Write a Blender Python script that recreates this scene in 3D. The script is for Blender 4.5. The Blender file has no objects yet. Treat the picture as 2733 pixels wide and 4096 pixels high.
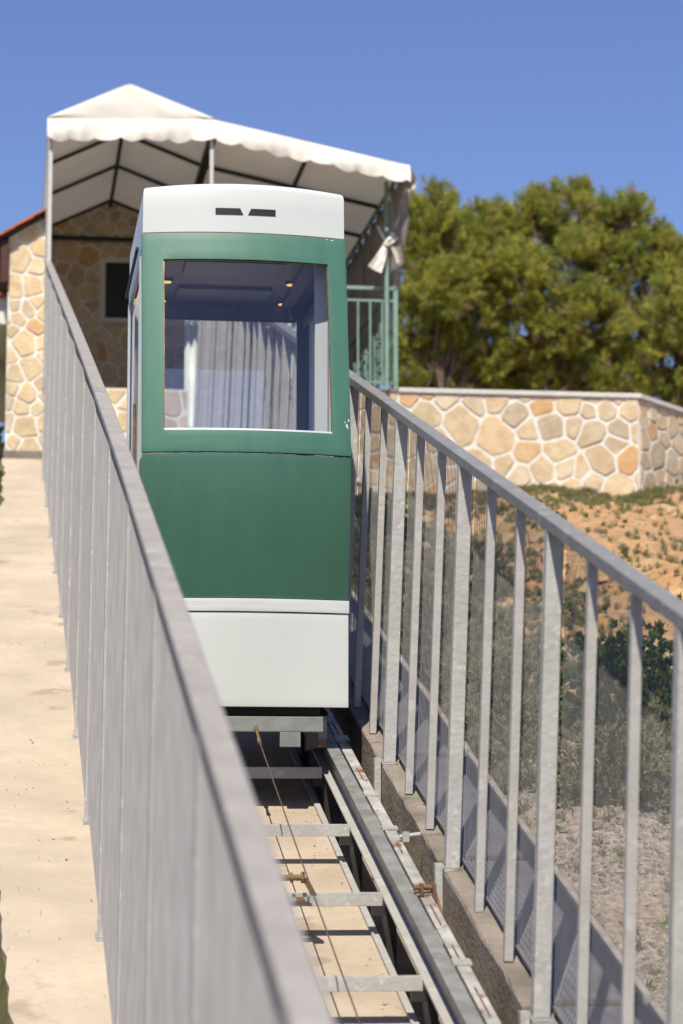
import bpy, bmesh, math, random
import numpy as np
from mathutils import Vector, Matrix
R_ = math.radians
rnd = random.Random(7)
sc = bpy.context.scene
# ---------------------------------------------------------------- camera
cam_d = bpy.data.cameras.new('camera'); cam = bpy.data.objects.new('camera', cam_d)
sc.collection.objects.link(cam); sc.camera = cam
cam_d.sensor_fit = 'VERTICAL'; cam_d.sensor_height = 36; cam_d.lens = 85.07
cam_d.clip_start = .1; cam_d.clip_end = 2000
cam_d.dof.use_dof = True; cam_d.dof.focus_distance = 10.6; cam_d.dof.aperture_fstop = 3.1
A, P = R_(7.8), R_(7.5)
F = Vector((math.sin(A)*math.cos(P), math.cos(A)*math.cos(P), math.sin(P)))
cam.rotation_euler = F.to_track_quat('-Z', 'Y').to_euler()
# ---------------------------------------------------------------- sky and sun
ELEV, AZ = R_(53), R_(16)           # light travels up the track and 16 degrees to its right
w = bpy.data.worlds.new('World'); sc.world = w; w.use_nodes = True
nt = w.node_tree; nt.nodes.clear()
sky = nt.nodes.new('ShaderNodeTexSky'); sky.sky_type = 'NISHITA'; sky.sun_disc = False
sky.sun_elevation = ELEV; sky.sun_rotation = math.pi + AZ
sky.altitude = 300; sky.air_density = 1.05; sky.dust_density = .05; sky.ozone_density = 4.5
bg = nt.nodes.new('ShaderNodeBackground'); bg.inputs[1].default_value = .107
wo = nt.nodes.new('ShaderNodeOutputWorld')
gm_ = nt.nodes.new('ShaderNodeMix'); gm_.data_type = 'RGBA'; gm_.blend_type = 'MULTIPLY'; gm_.inputs[0].default_value = 1
gm_.inputs[7].default_value = (.87, .81, 1.0, 1)
nt.links.new(sky.outputs[0], gm_.inputs[6]); nt.links.new(gm_.outputs[2], bg.inputs[0]); nt.links.new(bg.outputs[0], wo.inputs[0])
sd = bpy.data.lights.new('sun', 'SUN'); sun = bpy.data.objects.new('sun', sd); sc.collection.objects.link(sun)
sd.energy = 5.0; sd.angle = R_(.53); sd.color = (1, .955, .82)
LD = Vector((math.sin(AZ)*math.cos(ELEV), math.cos(AZ)*math.cos(ELEV), -math.sin(ELEV)))
sun.rotation_euler = LD.to_track_quat('-Z', 'Y').to_euler()
sc.view_settings.view_transform = 'Standard'; sc.view_settings.look = 'None'
sc.view_settings.exposure = 0.24; sc.view_settings.gamma = 1; sc.view_settings.use_curve_mapping = False
T = .2887                            # slope of the track

# ---------------------------------------------------------------- materials
def mat(name, col, rough=.6, metal=0, var=.0, vscale=6, bump=0, bscale=40, spot=None, sscale=9, sthr=.62,
        stretch=(1, 1, 1), rand=0, trans=0, col2=None, spec=.5, coat=0, alb=.80):
    col = tuple(v*alb for v in col); col2 = tuple(v*alb for v in col2) if col2 else None; spot = tuple(v*alb for v in spot) if spot else None
    m = bpy.data.materials.new(name); m.use_nodes = True; t = m.node_tree; N = t.nodes; L = t.links
    b = N['Principled BSDF']; b.inputs['Roughness'].default_value = rough; b.inputs['Metallic'].default_value = metal
    b.inputs['Specular IOR Level'].default_value = spec; b.inputs['Coat Weight'].default_value = coat
    g = N.new('ShaderNodeNewGeometry'); mp = N.new('ShaderNodeMapping'); mp.inputs['Scale'].default_value = stretch
    L.new(g.outputs['Position'], mp.inputs['Vector'])
    def mix(fac, a, bb, mode='MIX'):
        x = N.new('ShaderNodeMix'); x.data_type = 'RGBA'; x.blend_type = mode
        if isinstance(fac, float): x.inputs[0].default_value = fac
        else: L.new(fac, x.inputs[0])
        for s, v in ((6, a), (7, bb)):
            if isinstance(v, tuple): x.inputs[s].default_value = (*v, 1)
            else: L.new(v, x.inputs[s])
        return x.outputs[2]
    def noise(scale, detail=5, lo=.35, hi=.65):
        n = N.new('ShaderNodeTexNoise'); n.inputs['Scale'].default_value = scale; n.inputs['Detail'].default_value = detail
        L.new(mp.outputs[0], n.inputs['Vector'])
        r = N.new('ShaderNodeMapRange'); r.inputs[1].default_value = lo; r.inputs[2].default_value = hi
        L.new(n.outputs[0], r.inputs[0]); return r.outputs[0]
    c2 = col2 or tuple(max(0, v*(1-var)) for v in col); c1 = tuple(min(1, v*(1+var*.6)) for v in col) if not col2 else col
    out = mix(noise(vscale), c1, c2) if (var or col2) else mix(0.0, col, col)
    if var: out = mix(noise(vscale*7, 3), out, mix(.35, out, c2))
    if spot: out = mix(noise(sscale, 6, sthr, sthr+.06), out, spot)
    if rand:
        oi = N.new('ShaderNodeObjectInfo'); cr = N.new('ShaderNodeValToRGB'); cr.color_ramp.interpolation = 'LINEAR'
        e = cr.color_ramp.elements
        for i, c in enumerate(tuple(v*.97 for v in c_) for c_ in rand):
            if i < 2: el = e[i]; el.position = i/(len(rand)-1)
            else: el = e.new(i/(len(rand)-1))
            el.color = (*c, 1)
        for i in range(len(rand)): e[i].position = i/(len(rand)-1); e[i].color = (*(v*.97 for v in rand[i]), 1)
        L.new(oi.outputs['Random'], cr.inputs[0])
        out = mix(noise(vscale, 5), cr.outputs[0], mix(1.0, cr.outputs[0], (.80, .75, .68), 'MULTIPLY'))
        out = mix(noise(vscale*6, 3), out, mix(.2, out, (.62, .5, .34)))
    L.new(out, b.inputs['Base Color'])
    if bump:
        n = N.new('ShaderNodeTexNoise'); n.inputs['Scale'].default_value = bscale; n.inputs['Detail'].default_value = 6
        L.new(mp.outputs[0], n.inputs['Vector'])
        bp = N.new('ShaderNodeBump'); bp.inputs['Strength'].default_value = bump; bp.inputs['Distance'].default_value = .01
        L.new(n.outputs[0], bp.inputs['Height']); L.new(bp.outputs[0], b.inputs['Normal'])
    if trans:
        tr = N.new('ShaderNodeBsdfTranslucent'); L.new(out, tr.inputs[0]); ms = N.new('ShaderNodeMixShader')
        ms.inputs[0].default_value = trans; L.new(b.outputs[0], ms.inputs[1]); L.new(tr.outputs[0], ms.inputs[2])
        L.new(ms.outputs[0], N['Material Output'].inputs[0])
    return m
M = {}
M['galv'] = mat('galvanised_steel', (.50, .465, .435), .62, .05, .10, 12, .2, 60, spot=(.55, .52, .49), sscale=16, sthr=.6)
M['galv_post'] = mat('galvanised_post', (.52, .495, .46), .6, .05, .12, 10, .35, 45, spot=(.60, .58, .55), sscale=26, sthr=.6, spec=.3)
M['galv_rust'] = mat('galvanised_rusty', (.46, .46, .45), .5, .3, .25, 9, .3, 50, spot=(.30, .13, .04), sscale=11, sthr=.60)
M['handrail_warm'] = mat('handrail_warm_grey', (.43, .385, .35), .65, .05, .14, 9, .25, 50, spot=(.48, .44, .41), sscale=14, sthr=.6)
M['handrail_grey'] = mat('handrail_grey', (.285, .275, .27), .6, .05, .12, 9, .25, 50, spot=(.34, .33, .32), sscale=14, sthr=.6)
M['wire_light'] = mat('pale_mesh_wire', (.42, .39, .395), .6, .05, .15, 6)
M['wire'] = mat('mesh_wire', (.24, .225, .22), .55, .15, .2, 6, spot=(.26, .17, .12), sscale=5, sthr=.66)
M['rail_steel'] = mat('rail_steel', (.36, .345, .32), .5, .25, .3, 9, .3, 60, spot=(.33, .21, .13), sscale=16, sthr=.62)
M['bar_white'] = mat('weathered_flat_bar', (.50, .47, .43), .7, .05, .35, 9, .4, 50, spot=(.24, .11, .05), sscale=11, sthr=.60)
M['rust'] = mat('rust', (.26, .12, .06), .85, .1, .4, 20, .5, 60)
M['brass'] = mat('dull_brass', (.36, .24, .12), .45, .6, .4, 18)
M['cable'] = mat('cable_steel', (.20, .12, .085), .6, .5, .2, 30)
M['concrete'] = mat('path_concrete', (.64, .515, .385), .9, 0, .16, 2.2, .5, 35, spot=(.46, .35, .24), sscale=3.0, sthr=.62)
M['floor'] = mat('trough_concrete', (.56, .445, .33), .92, 0, .17, 3, .6, 40, spot=(.40, .30, .2), sscale=5, sthr=.63)
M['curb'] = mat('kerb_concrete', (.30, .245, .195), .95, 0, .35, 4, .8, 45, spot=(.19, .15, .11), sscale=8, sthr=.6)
M['mortar_grey'] = mat('sunlit_line_cement', (.42, .37, .32), .95, 0, .3, 9, .6, 50)  # pale tone paints the sunlit line beyond the fence shadow
M['ledge'] = mat('shadow_toned_cement', (.20, .195, .215), .9, 0, .25, 6, .5, 45)  # dark blue-grey paints the fence's shadow band on the ledge
M['green'] = mat('green_paint', (.056, .156, .100), .42, 0, .07, 1.7, .05, 6, spot=(.062, .16, .103), sscale=4, sthr=.6, stretch=(9, 9, .6), coat=.15)
M['green_trim'] = mat('green_frame_paint', (.070, .192, .135), .5, 0, .09, 3, .02, 3, stretch=(5, 5, 1), spec=.35)
M['cream'] = mat('white_paint', (.74, .755, .715), .35, 0, .04, 2.2, .03, 8, coat=.1)
M['alu'] = mat('brushed_aluminium', (.92, .92, .90), .38, .25, .08, 5, stretch=(1, 1, 30))
M['chrome'] = mat('polished_frame', (.80, .80, .76), .32, .55, .1, 3)
M['dark'] = mat('dark_rubber', (.015, .015, .016), .6)
M['void'] = mat('underside_shade_black', (.012, .012, .013), .8)  # near-black colour standing in for deep shade under the cabin
M['chassis'] = mat('grey_green_chassis', (.27, .275, .255), .55, .1, .2, 10, .2, 50)
M['dkgreen'] = mat('dark_green_tray', (.03, .045, .035), .6, 0, .3, 5)
M['ceil'] = mat('cabin_ceiling', (.56, .40, .36), .45, 0, .2, 4)
M['tray'] = mat('ceiling_tray', (.34, .31, .33), .4, 0, .15, 6)
M['interior'] = mat('cabin_lining', (.30, .26, .27), .5, 0, .1, 3)
M['canvas'] = mat('white_canvas', (.86, .79, .70), .75, 0, .06, 1.6, .45, 4, trans=.09, stretch=(1, 1, 1), alb=.98)
M['canvas_d'] = mat('weathered_canvas', (.40, .35, .31), .85, 0, .35, 4, .4, 8, trans=.1, stretch=(4, 4, .8))
M['whitesteel'] = mat('white_pole_paint', (.72, .70, .67), .5, 0, .08, 5)
M['frame_dark'] = mat('dark_canopy_tube', (.035, .032, .03), .6, .2, .2, 5)
M['mint'] = mat('mint_green_paint', (.27, .42, .33), .5, 0, .12, 8, spot=(.16, .28, .22), sscale=12, sthr=.64)
M['mortar'] = mat('white_mortar', (.85, .80, .72), .95, 0, .10, 9, .8, 60, alb=.9)
ST = [(.72,.55,.34),(.74,.58,.38),(.66,.50,.32),(.72,.59,.42),(.64,.53,.39),(.68,.38,.17),(.73,.57,.37),(.52,.43,.31),(.71,.52,.32),(.76,.62,.43),(.70,.53,.33),(.74,.58,.39)]
ST_old = [(.52, .40, .26), (.58, .46, .31), (.47, .34, .20), (.62, .50, .36), (.50, .44, .36), (.55, .30, .14), (.60, .48, .32), (.42, .36, .28), (.57, .43, .27), (.64, .52, .38)]
M['stone'] = mat('sand_stone', (.5, .4, .26), .9, 0, 0, 9, .7, 30, rand=ST)
M['coping'] = mat('pale_coping', (.76, .73, .68), .8, 0, .1, 5, .3, 30)
M['tile'] = mat('red_clay_tile', (.40, .115, .05), .85, 0, .3, 8, .4, 30)
M['redboard'] = mat('dark_red_board', (.09, .022, .015), .7, 0, .2, 4, .2, 20)
M['corr'] = mat('zinc_sheet', (.92, .95, .89), .55, .0, .16, 5, .1, 20, stretch=(1, 1, .6), spot=(.42, .38, .34), sscale=7, sthr=.66)
M['black'] = mat('black_interior', (.004, .004, .005), .5)
M['bark'] = mat('pine_bark', (.20, .13, .09), .95, 0, .4, 9, .9, 20, stretch=(3, 3, 1))
M['needle'] = mat('pine_needles', (.36, .365, .06), .6, 0, .0, 2.4, col2=(.20, .25, .035), trans=.28, alb=.95)
M['needle2'] = mat('young_pine_needles', (.56, .51, .09), .6, 0, .0, 3, col2=(.37, .38, .06), trans=.3, alb=.95)
M['twig'] = mat('brown_dry_needles', (.36, .22, .12), .9, 0, .3, 5, trans=.15, alb=.95)
M['leaf'] = mat('shrub_leaves', (.085, .15, .035), .5, 0, .0, 5, col2=(.045, .09, .022), trans=.25, alb=.95)
M['leaf_shade'] = mat('shade_black_leaves', (.025, .032, .014), .7, 0, .0, 5, col2=(.012, .017, .008), alb=1)  # near-black leaves standing in for the shaded gap beside the path
M['leaf_dry'] = mat('grey_green_scrub', (.30, .27, .15), .8, 0, .0, 4, col2=(.17, .18, .085), trans=.2, alb=.95)
M['grass'] = mat('dry_grass', (.17, .21, .055), .8, 0, .0, 6, col2=(.25, .2, .10), trans=.25, alb=.95)
M['gravelm'] = mat('gravel_stone', (.4, .33, .28), .95, 0, .35, 15, .5, 50, spot=(.52, .46, .4), sscale=9, sthr=.55)
M['rockm'] = mat('ochre_rock', (.62, .42, .22), .95, 0, .3, 3, .8, 16, alb=.95)

def glass(name, tint, refl=1.0):
    m = bpy.data.materials.new(name); m.use_nodes = True; t = m.node_tree; N = t.nodes; L = t.links; N.clear()
    o = N.new('ShaderNodeOutputMaterial'); mx = N.new('ShaderNodeMixShader'); tr = N.new('ShaderNodeBsdfTransparent')
    gl = N.new('ShaderNodeBsdfGlossy'); fr = N.new('ShaderNodeLayerWeight'); fp_ = N.new('ShaderNodeMath'); fp_.operation = 'POWER'; fp_.inputs[1].default_value = 4.5; mu = N.new('ShaderNodeMath'); mu.operation = 'MULTIPLY_ADD'
    fr.inputs[0].default_value = .5; mu.inputs[1].default_value = refl; mu.inputs[2].default_value = .04*refl+.02; mu.use_clamp = True
    tr.inputs[0].default_value = (*tint, 1); gl.inputs['Roughness'].default_value = .02
    L.new(fr.outputs['Facing'], fp_.inputs[0]); L.new(fp_.outputs[0], mu.inputs[0]); L.new(mu.outputs[0], mx.inputs[0]); L.new(tr.outputs[0], mx.inputs[1]); L.new(gl.outputs[0], mx.inputs[2])
    L.new(mx.outputs[0], o.inputs[0]); return m
M['glass'] = glass('window_glass', (.93, .935, .94), 2.4)
M['glass_side'] = glass('side_glass', (.75, .78, .76), 2.5)
lm = bpy.data.materials.new('warm_lamp'); lm.use_nodes = True
lm.node_tree.nodes['Principled BSDF'].inputs['Base Color'].default_value = (.8, .5, .15, 1)
lm.node_tree.nodes['Principled BSDF'].inputs['Emission Color'].default_value = (1, .62, .2, 1)
lm.node_tree.nodes['Principled BSDF'].inputs['Emission Strength'].default_value = .9
M['lamp'] = lm

# ground: soil colour patches, plus darkening that cuts the bounce light
gm = bpy.data.materials.new('hillside_soil'); gm.use_nodes = True
t = gm.node_tree; N = t.nodes; L = t.links; b = N['Principled BSDF']; b.inputs['Roughness'].default_value = .97; b.inputs['Specular IOR Level'].default_value = .1
g = N.new('ShaderNodeNewGeometry')
def nz(s, lo, hi, det=6):
    n = N.new('ShaderNodeTexNoise'); n.inputs['Scale'].default_value = s; n.inputs['Detail'].default_value = det; n.inputs['Roughness'].default_value = .65
    L.new(g.outputs['Position'], n.inputs['Vector'])
    r = N.new('ShaderNodeMapRange'); r.inputs[1].default_value = lo; r.inputs[2].default_value = hi; L.new(n.outputs[0], r.inputs[0]); return r.outputs[0]
def mx(f, a, c):
    x = N.new('ShaderNodeMix'); x.data_type = 'RGBA'; L.new(f, x.inputs[0])
    for s, v in ((6, a), (7, c)):
        if isinstance(v, tuple): x.inputs[s].default_value = (*v, 1)
        else: L.new(v, x.inputs[s])
    return x.outputs[2]
sep = N.new('ShaderNodeSeparateXYZ'); L.new(g.outputs['Position'], sep.inputs[0])
grav = mx(nz(30, .4, .62), (.25, .20, .17), (.46, .39, .33))
orange = mx(nz(2.2, .38, .62), (.52, .25, .105), (.56, .345, .17))
orange = mx(nz(14, .42, .6), orange, (.40, .24, .13))
r1 = N.new('ShaderNodeMapRange'); L.new(sep.outputs[1], r1.inputs[0]); r1.inputs[1].default_value = 12.6; r1.inputs[2].default_value = 14.4
ad = N.new('ShaderNodeMath'); ad.operation = 'MULTIPLY_ADD'; L.new(nz(1.1, .3, .7), ad.inputs[0]); ad.inputs[1].default_value = .7; ad.inputs[2].default_value = -.35
ad2 = N.new('ShaderNodeMath'); ad2.operation = 'ADD'; ad2.use_clamp = True; L.new(r1.outputs[0], ad2.inputs[0]); L.new(ad.outputs[0], ad2.inputs[1])
orange = mx(nz(.9, .5, .62), orange, (.60, .40, .215))
soil = mx(ad2.outputs[0], grav, orange)
soil = mx(nz(4.5, .57, .66), soil, (.20, .19, .085))
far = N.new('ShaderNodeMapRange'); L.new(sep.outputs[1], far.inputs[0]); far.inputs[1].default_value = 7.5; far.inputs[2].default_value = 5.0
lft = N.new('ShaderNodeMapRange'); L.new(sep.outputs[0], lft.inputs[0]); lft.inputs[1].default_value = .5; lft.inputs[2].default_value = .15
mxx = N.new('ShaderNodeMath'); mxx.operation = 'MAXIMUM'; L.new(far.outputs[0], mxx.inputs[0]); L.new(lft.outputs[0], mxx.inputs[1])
soil = mx(mxx.outputs[0], soil, mx(nz(3, .4, .6), (.075, .085, .035), (.15, .12, .06)))  # ground behind the camera and at left darkened to cut bounce light
L.new(soil, b.inputs['Base Color'])
bp = N.new('ShaderNodeBump'); bp.inputs['Strength'].default_value = .9; bp.inputs['Distance'].default_value = .04
L.new(nz(18, 0, 1, 9), bp.inputs['Height']); L.new(bp.outputs[0], b.inputs['Normal'])
M['soil'] = gm

# ---------------------------------------------------------------- helpers
C = sc.collection
class MB:
    def __init__(s): s.v = []; s.f = []; s.mi = []
    def add(s, vs, fs, mi=0):
        n = len(s.v); s.v += [tuple(v) for v in vs]; s.f += [tuple(n+i for i in f) for f in fs]; s.mi += [mi]*len(fs); return s
    def box(s, x0, x1, y0, y1, z0, z1, shear=0):
        vs = [(x, y, z+shear*y) for z in (z0, z1) for y in (y0, y1) for x in (x0, x1)]
        return s.add(vs, [(0, 2, 3, 1), (4, 5, 7, 6), (0, 1, 5, 4), (2, 6, 7, 3), (0, 4, 6, 2), (1, 3, 7, 5)])
    def bar(s, p, q, w, h, up=(0, 0, 1)):
        p, q = Vector(p), Vector(q); d = (q-p).normalized()
        if abs(d.dot(Vector(up))) > .98: up = (0, 1, 0)
        sx = d.cross(Vector(up)).normalized(); u = sx.cross(d)
        vs = [e+sx*a*w/2+u*c*h/2 for e in (p, q) for a, c in ((-1, -1), (1, -1), (1, 1), (-1, 1))]
        return s.add(vs, [(0, 1, 2, 3)[::-1], (4, 5, 6, 7), (0, 1, 5, 4), (1, 2, 6, 5), (2, 3, 7, 6), (3, 0, 4, 7)])
    def tube(s, pts, r, n=8, cap=True):
        pts = [Vector(p) for p in pts]; vs = []
        for i, p in enumerate(pts):
            d = (pts[min(i+1, len(pts)-1)]-pts[max(i-1, 0)]).normalized()
            a = d.orthogonal().normalized() if i == 0 else (a-d*a.dot(d)).normalized()
            c = d.cross(a); rr = r[i] if isinstance(r, (list, tuple)) else r
            vs += [p+(a*math.cos(k*2*math.pi/n)+c*math.sin(k*2*math.pi/n))*rr for k in range(n)]
        fs = [(i*n+k, i*n+(k+1) % n, (i+1)*n+(k+1) % n, (i+1)*n+k) for i in range(len(pts)-1) for k in range(n)]
        if cap: fs += [tuple(range(n))[::-1], tuple((len(pts)-1)*n+k for k in range(n))]
        return s.add(vs, fs)
    def build(s, name, m, parent=None, bevel=0, smooth=False, loc=None, mats=None):
        me = bpy.data.meshes.new(name); me.from_pydata(s.v, [], s.f)
        for mm in (mats or [m]): me.materials.append(mm)
        if mats: me.polygons.foreach_set('material_index', s.mi)
        if smooth: me.polygons.foreach_set('use_smooth', [True]*len(me.polygons))
        me.update(); o = bpy.data.objects.new(name, me); C.objects.link(o)
        if parent: o.parent = parent
        if loc is not None: o.location = loc
        if bevel:
            bm = bmesh.new(); bm.from_mesh(me); bmesh.ops.recalc_face_normals(bm, faces=bm.faces)
            bmesh.ops.bevel(bm, geom=[e for e in bm.edges if len(e.link_faces) == 2 and e.calc_face_angle(0) > .5], offset=bevel, segments=2, profile=.7, affect='EDGES')
            bm.to_mesh(me); bm.free()
        return o
def fixn(o):
    bm = bmesh.new(); bm.from_mesh(o.data); bmesh.ops.recalc_face_normals(bm, faces=bm.faces); bm.to_mesh(o.data); bm.free(); return o
def tag(o, label, cat, group=None, kind=None):
    if label: o['label'] = label
    if cat: o['category'] = cat
    if group: o['group'] = group
    if kind: o['kind'] = kind
    return o
def thing(name, loc, label, cat, group=None):
    o = bpy.data.objects.new(name, None); o.empty_display_size = .2; C.objects.link(o); o.location = loc
    return tag(o, label, cat, group)
def structure(o): o['kind'] = 'structure'; return o
def share(o, parent, loc):
    c = o.copy(); C.objects.link(c); c.parent = parent; c.location = loc; return c
def inc(y, H): return -H + y*T

# ---------------------------------------------------------------- ground
def hnoise(x, y):
    from mathutils import noise
    return noise.fractal(Vector((x*.55, y*.55, 3.1)), 1, 2, 5)*.16 + noise.fractal(Vector((x*2.6, y*2.6, 8.)), 1, 2, 4)*.045
def gh(x, y):
    yy = min(y, 22.4) if y > -30 else -30
    z = -3.32 + yy*T
    if y > 22.4: z += min((y-22.4)*.35, .35)
    if x < .02: z -= min(.75, (.02-x)*4)
    if x > 2.1: z += hnoise(x, y)*min(1, (x-2.1)*1.6)
    if x > 3.0 and y < 22: z += .10*min(1, max(0, (x-3.0)/1.5))*(.5+.5*math.sin(y*.9+x))
    if x < -.12: z += hnoise(x, y)*min(1, (-.12-x)*2)
    # a ledge of soil to the right of the track
    e = (x-4.3)+(y-17.5)*.25
    if 10 < y < 22: z += .28/(1+math.exp(-max(-60, min(60, e*7))))*min(1, (22-y)/2)
    if y > 60: z -= (y-60)*.1
    if x > 14: z -= (x-14)*.16
    if x < -8: z -= (-8-x)*.16
    return z
def axis(segs):
    out = []
    for a, b_, n in segs: out += list(np.linspace(a, b_, n, endpoint=False))
    return out+[segs[-1][1]]
xs = axis([(-900, -60, 8), (-60, -6, 18), (-6, -.5, 14), (-.5, 2, 14), (2, 9, 90), (9, 20, 22), (20, 80, 16), (80, 900, 8)])
ys = axis([(-900, -60, 8), (-60, -4, 20), (-4, 8, 30), (8, 23, 190), (23, 60, 40), (60, 120, 10), (120, 1200, 10)])
b_ = MB(); b_.v = [(x, y, gh(x, y)) for y in ys for x in xs]; nx = len(xs)
b_.f = [(j*nx+i, j*nx+i+1, (j+1)*nx+i+1, (j+1)*nx+i) for j in range(len(ys)-1) for i in range(nx-1)]; b_.mi = [0]*len(b_.f)
structure(b_.build('ground', M['soil'], smooth=True))

# concrete path left of the track, ragged outer edge
def left_drift(y): return -.105*max(0, (y-8)/13.5)**1.3
b_ = MB(); n = 240; Y0, Y1 = -4, 22.42
r2 = random.Random(3); off = 0
for i in range(n+1):
    y = Y0+(Y1-Y0)*i/n
    off = off*.8+r2.uniform(-.008, .008); dent = -.03 if (int(y*2.3) % 7 == 3) else 0
    xl = (.022-.192*min(1, max(0, (y-8.8)/3.6)) if y < 18 else -.17+.07*min(1, (y-18)/2))+off*2.2-dent*.6
    wob = .006*math.sin(y*3.1)
    b_.v += [(xl, y, inc(y, 3.05)+wob), (.44, y, inc(y, 3.05)+wob*.3), (.44, y, inc(y, 3.75)), (xl+.12, y, inc(y, 3.75))]
for i in range(n):
    for k in range(4):
        b_.f.append((i*4+k, i*4+(k+1) % 4, i*4+4+(k+1) % 4, i*4+4+k)); b_.mi.append(0)
structure(fixn(b_.build('path', M['concrete'])))
# trough floor, step at its right edge, lower drain
fl = structure(MB().box(.444, 1.372, -4, 22.4, -3.4, -3.0, T).build('trough_floor', M['floor']))
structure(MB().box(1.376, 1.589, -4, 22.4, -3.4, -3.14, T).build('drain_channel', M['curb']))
ed = MB().box(1.3725, 1.3755, -4, 22.4, -3.2, -2.985, T).box(1.350, 1.3725, -4, 22.4, -2.998, -2.985, T).build('edge_angle', M['galv'], fl)
# debris on the floor and path
b_ = MB(); r2 = random.Random(11)
for i in range(700):
    y = r2.uniform(5, 22)
    if r2.random() < .45: x, H = 1.345-abs(r2.gauss(0, .06)), 3.0
    elif r2.random() < .5: x, H = r2.uniform(-.03, .38), 3.047
    else: x, H = r2.uniform(1.655, 1.72), 2.70
    s_ = r2.uniform(.0015, .0055)*(1 if r2.random() < .9 else 1.6)
    p = Vector((x, y, inc(y, H)+s_*.3))
    vs = [p+Vector(d)*s_*r2.uniform(.6, 1.3) for d in ((1, 0, 0), (0, 1, 0), (-1, 0, 0), (0, -1, 0), (0, 0, .8), (0, 0, -.5))]
    b_.add(vs, [(0, 1, 4), (1, 2, 4), (2, 3, 4), (3, 0, 4), (1, 0, 5), (2, 1, 5), (3, 2, 5), (0, 3, 5)])
tag(b_.build('grit', M['gravelm']), 'loose grit and leaf crumbs scattered on the concrete', 'grit', kind='stuff')

# ---------------------------------------------------------------- kerb right of the track: segments with open joints at the thick posts
POSTS_R = [5.901-1.487*k for k in range(6, 0, -1)]+[5.901+1.487*k for k in range(0, 12)]
POSTS_R = [y for y in POSTS_R if y < 22.2]
kerb = thing('concrete_kerb', (0, 0, 0), 'concrete kerb wall of jointed blocks carrying the right hand fence', 'kerb')
edges = [-4.5]+POSTS_R+[22.4]
for i in range(len(edges)-1):
    y0, y1 = edges[i]+(.10 if i else 0), edges[i+1]+.045
    if i == len(edges)-2: y1 = 22.3
    m_ = MB(); k = 14; wv = []
    for j in range(k+1):
        y = y0+(y1-y0)*j/k; c = r2.uniform(-.006, .006); c2 = r2.uniform(-.006, .006)
        m_.v += [(1.592+c*.5, y, inc(y, 3.38)), (1.592+c*.5, y, inc(y, 2.708)+c), (1.600+c, y, inc(y, 2.70)+c2*.5), (2.03+c*.5, y, inc(y, 2.70)+c2), (2.045, y, inc(y, 3.4))]
    for j in range(k):
        for q in range(4): m_.f.append((j*5+q, j*5+q+1, j*5+q+6, j*5+q+5)); m_.mi.append(0)
    m_.f += [(0, 1, 2, 3, 4), tuple(k*5+q for q in (4, 3, 2, 1, 0))]; m_.mi += [0, 0]
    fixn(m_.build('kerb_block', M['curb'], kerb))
    MB().box(1.675, 1.974, y0+.004, y1-.004, -2.70, -2.685, T).build('shadow_toned_ledge', M['ledge'], kerb)
    MB().box(1.9745, 2.000, y0+.002, y1-.002, -2.70, -2.668, T).build('sunlit_edge_lip', M['mortar_grey'], kerb)

# ---------------------------------------------------------------- the track
track = thing('funicular_track', (0, 0, 0), 'inclined steel guide track with galvanised cross members over the concrete trough', 'track')
track['label'] = 'inclined steel guide track with galvanised cross members below the green cabin'
rails = {}
for side in (1, -1):
    def X(x): return x if side == 1 else 2.03-x
    def bx(m_, x0, x1, H0, H1): a_, c_ = sorted((X(x0), X(x1))); return m_.box(a_, c_, -4, 22.25, -H0, -H1, T)
    bx(MB(), 1.428, 1.434, 2.832, 2.724).build('rail_web', M['rail_steel'], track)
    bx(MB(), 1.384, 1.436, 2.840, 2.832).build('rail_lip', M['galv'], track)
    tf = bx(MB(), 1.396, 1.450, 2.724, 2.716); tf.box(min(X(1.446), X(1.450)), max(X(1.446), X(1.450)), -4, 22.25, -2.77, -2.724, T); tf.build('rail_head', M['rail_steel'], track)
    ol = bx(MB(), 1.462, 1.506, 2.728, 2.720); bx(ol, 1.502, 1.508, 2.80, 2.728); ol.build('outer_flat_bar', M['bar_white'], track)
    # joint grooves on head and bar: clip plates
for k in range(-12, 17):
    y = 8.111+.8776*k
    if y > 22: continue
    if k == -12:
        cm = MB(); cm.box(.655, 1.382, -.02, .0, -.0, .048).box(.655, 1.382, -.045, .02, -.003, .0)
        cm.box(.655, 1.382, -.02, -.045, .042, .048)
        member = MB().box(.655, 1.382, -.022, .022, 0, .05).build('cross_member', M['galv_post'], track, bevel=.003); member.location = (0, y, inc(y, 2.872))
        br = MB().box(1.345, 1.392, -.02, .02, -.035, -.002).box(1.392, 1.43, -.045, .045, -.24, .025).build('rail_bracket', M['frame_dark'], track); br.location = (0, y, inc(y, 2.872))
        br0, mem0 = br, member
    else:
        share(mem0, track, (0, y, inc(y, 2.872))); share(br0, track, (0, y, inc(y, 2.872)))
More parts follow.
